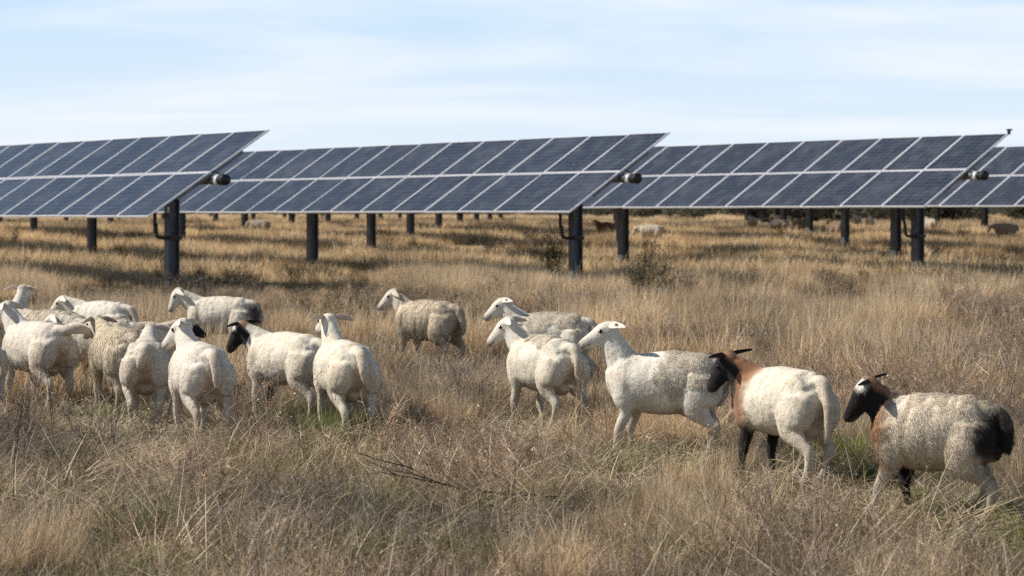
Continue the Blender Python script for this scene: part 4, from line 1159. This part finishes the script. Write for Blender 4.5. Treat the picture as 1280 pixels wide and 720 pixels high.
# grey brown weeds among the tall grass
X, Y, g = wedge(16.0, 42.0, 13, 52)
n1 = vnoise(X, Y * .45, 1.4, 51) * .7 + vnoise(X, Y, .5, 53) * .3
m = g.random(len(X)) < smooth(.52, .66, n1) * (.15 + .85 * clear_factor(X, Y, .40, .40))
X, Y = sel(m, X, Y)
scatter('standing_dead_weeds', 'twig', X, Y, g.uniform(.8, 1.9, len(X)), 'grey brown dead weeds standing in the golden grass', 'weeds', 32, .0, .2)
# tangle of dead stems lying at the lower centre
g = np.random.default_rng(77)
px = np.concatenate([g.normal(610, 70, 70), g.normal(1010, 90, 45), g.normal(250, 90, 40)]); py = np.concatenate([g.normal(603, 22, 70), g.normal(690, 14, 45), g.normal(615, 25, 40)])
py = np.clip(py, 572, 715); Yt = EYE * F / (py - HY); Xt = (px - CX) * Yt / F
scatter('stem_tangle', 'twig', Xt, Yt, g.uniform(.7, 1.35, len(Xt)), 'grey tangle of dead stems lying across the ground', 'stems', 33, -.05, .85)
# far field
X, Y, g = wedge(56.0, 165.0, 2.6, 8, 4)
n1 = vnoise(X, Y * .6, 3.0, 21) * .6 + vnoise(X, Y, 1.2, 22) * .4
m = g.random(len(X)) < .25 + .75 * smooth(.38, .54, n1)
X, Y, n1 = sel(m, X, Y, n1)
scatter('far_dry_grass', 'far', X, Y, g.uniform(.55, 1.0, len(X)) * (.75 + .4 * smooth(.4, .6, n1)), 'dry grass of the far field below the panels', 'grass', 28, .0, .1)
X, Y, g = wedge(165.0, 450.0, .16, 9, 8)
scatter('distant_grass', 'far', X, Y, g.uniform(1.0, 1.7, len(X)), 'pale dry grass near the skyline', 'grass', 29, .0, .1, zs=.6)
# scrub along the far edge: begins nearer on the right
X, Y, g = wedge(140.0, 560.0, .018, 10, 10)
px = CX + X / Y * F
m = Y > np.interp(px, [-400, 300, 650, 800, 1000, 1700], [515, 395, 290, 180, 150, 140]) + g.normal(0, 8, len(Y))
X, Y = sel(m, X, Y)
scatter('scrub', 'scrub', X, Y, g.uniform(.8, 1.5, len(X)), 'grey green scrub along the far edge of the field', 'scrub', 30, .1, .05)

# ------------------------------------------------------------------ single plants
def plant(name, A, mat, loc, label, cat, group=None, rz=0.0, scl=1.0, stemA=None, part='twig'):
    if stemA is None:
        o = mesh_obj(name, clump_mesh(name, A, mat))
    else:
        o = mesh_obj(name, clump_mesh(name, stemA, M_BARK))
        mesh_obj('foliage', clump_mesh('foliage', A, mat), o)
    o.location = loc; o.rotation_euler = (0, 0, rz); o.scale = (scl,) * 3
    tag(o, label, cat, group)
    return o
def at(px, py):
    x, y = px_ground(px, py); return (x, y, float(terr(x, y)))
SHRUBS = [
 (806, 386, .95, 30, 10, .80, 5600, [(.20, .19, .09), (.27, .25, .13), (.15, .14, .07), (.31, .25, .15), (.38, .31, .20)], .013, 'olive twiggy shrub growing in front of the middle row post'),
 (692, 352, 1.05, 9, 8, .16, 2400, [(.075, .10, .035), (.11, .13, .05), (.15, .15, .07)], .020, 'tall slim green weed growing beside the middle row post'),
 (862, 372, .42, 12, 8, .7, 900, [(.05, .045, .035), (.07, .06, .045), (.09, .08, .055)], .016, 'low dark clump standing in for the shadow right of the olive shrub'),  # dark leaves added to stand in for the shadow beside the shrub
 (1185, 358, .32, 14, 8, .8, 700, [(.07, .065, .045), (.11, .095, .065), (.15, .125, .085)], .018, 'low dull bush right of the conduit post'),
 (1262, 362, .36, 16, 8, .9, 800, [(.07, .065, .045), (.12, .10, .07)], .018, 'dull brown spreading bush at the right edge'),
 (1000, 340, .40, 14, 8, 1.0, 1200, [(.07, .075, .035), (.10, .10, .05), (.05, .05, .03)], .020, 'flat dark green bush under the right panels'),
 (972, 318, .55, 9, 7, .4, 900, [(.09, .11, .045), (.13, .14, .06)], .024, 'small green bush under the right panels behind the flat one'),
 (90, 330, .55, 16, 8, .8, 1200, [(.06, .05, .04), (.09, .075, .055), (.10, .10, .05)], .020, 'dark brush clump between the two left posts'),
 (600, 345, .42, 16, 8, .9, 1200, [(.055, .05, .04), (.085, .07, .05)], .020, 'dark low brush under the middle row of panels'),
 (520, 322, .45, 9, 7, .6, 800, [(.09, .11, .045), (.12, .12, .06)], .020, 'small green weed beside the thin middle post'),
 (12, 322, .75, 8, 7, .35, 900, [(.09, .10, .045), (.13, .13, .07)], .022, 'green weed at the left edge below the panels'),
]
for i, (px, py, h, st, br, sp, lf, lc, ls, lab) in enumerate(SHRUBS):
    g0 = np.random.default_rng(50 + i)
    A = twig_plant(1000 + i, h, st, br, .005, [(.10, .075, .055), (.14, .105, .08)], sp, lf, lc, ls)
    # split into stems and leaves
    nst = len(A[0]) - 4 * lf
    stem = (A[0][:nst], A[1][:-lf], A[2], A[3][:nst]); leaf = (A[0][nst:], A[1][-lf:] - nst, A[2], A[3][nst:])
    plant('shrub', leaf, M_LEAF, at(px, py), lab, 'shrub', 'shrubs in the field', stemA=stem)

STALKS = [
 (872, 520, .62, 'bare dark stalk standing behind the raised head ewe\'s rump'),
 (655, 452, .55, 'dark forked stalk above the smooth ewe and patchy ewe'),
 (1165, 478, .60, 'tall thin stalk in the golden grass behind the far right ewe'),
 (1272, 470, .55, 'thin bent stalk at the right edge behind the far right ewe'),
 (35, 600, .50, 'brown weed stalk in the left foreground below the tail flicking ewe'),
 (68, 560, .60, 'dry upright stalk before the tail flicking ewe\'s hind legs'),
 (128, 575, .55, 'dry stalk in front of the cream woolly ewe'),
 (408, 600, .55, 'grey stalk standing below the cream ewe with spread ears'),
 (470, 590, .42, 'short grey stalk right of the cream ewe\'s hind feet'),
 (18, 640, .55, 'dry stalk nearest the left edge of the foreground'),
 (842, 640, .45, 'leaning brown stalk below the raised head ewe'),
 (1010, 690, .38, 'bent brown stalk in the foreground below the black legged ewe'),
 (745, 560, .62, 'straight dry stalk between the smooth ewe and the raised head ewe'),
 (905, 470, .70, 'pale branching stalk in the golden grass left of the black headed ewe'),
 (300, 560, .45, 'thin stalk right of the straight tailed ewe'),
]
for i, (px, py, h, lab) in enumerate(STALKS):
    A = twig_plant(1200 + i, h, 2, 4, .0022, [(.12, .085, .062), (.16, .115, .085), (.09, .065, .05)], .14, 26, [(.16, .12, .09), (.10, .075, .055)], .007, .12)
    plant('dry_stalk', A, M_GREY, at(px, py), lab, 'weed', 'dry weed stalks')

# dead branches lying in the foreground
def branch(seed, ln, loc, rz, label):
    g = np.random.default_rng(seed)
    b = MB()
    def grow(p, d, l, r, depth):
        pts = [p]; dd = d.copy()
        for i in range(6):
            dd = dd + g.normal(0, .18, 3) * [1, 1, .45]; dd /= np.linalg.norm(dd)
            q = pts[-1] + dd * l / 6
            if q[2] < .02: q[2] = .02 + .02 * g.random()
            pts.append(q)
            if depth and g.random() < .75:
                bd = dd + g.normal(0, .6, 3); bd[2] = abs(bd[2]) * .5; bd /= np.linalg.norm(bd)
                grow(q, bd, l * g.uniform(.3, .55), r * .55, depth - 1)
        b.tube(pts, list(np.linspace(r, r * .35, 7)), 6)
    grow(np.array([0, 0, .05]), np.array([1.0, 0, .04]), ln, .009, 2)
    o = b.build('fallen_branch', M_BARK, None, True)
    o.location = loc; o.rotation_euler = (0, 0, rz)
    tag(o, label, 'branch', 'fallen branches')
branch(5, .8, at(700, 635), R(172), 'dark dead branch lying in the grass below the smooth white ewe')
branch(9, .8, at(540, 690), R(10), 'thin dead branch lying in the foreground left of centre')
branch(14, .7, at(960, 668), R(160), 'broken dead twig lying below the black legged ewe')
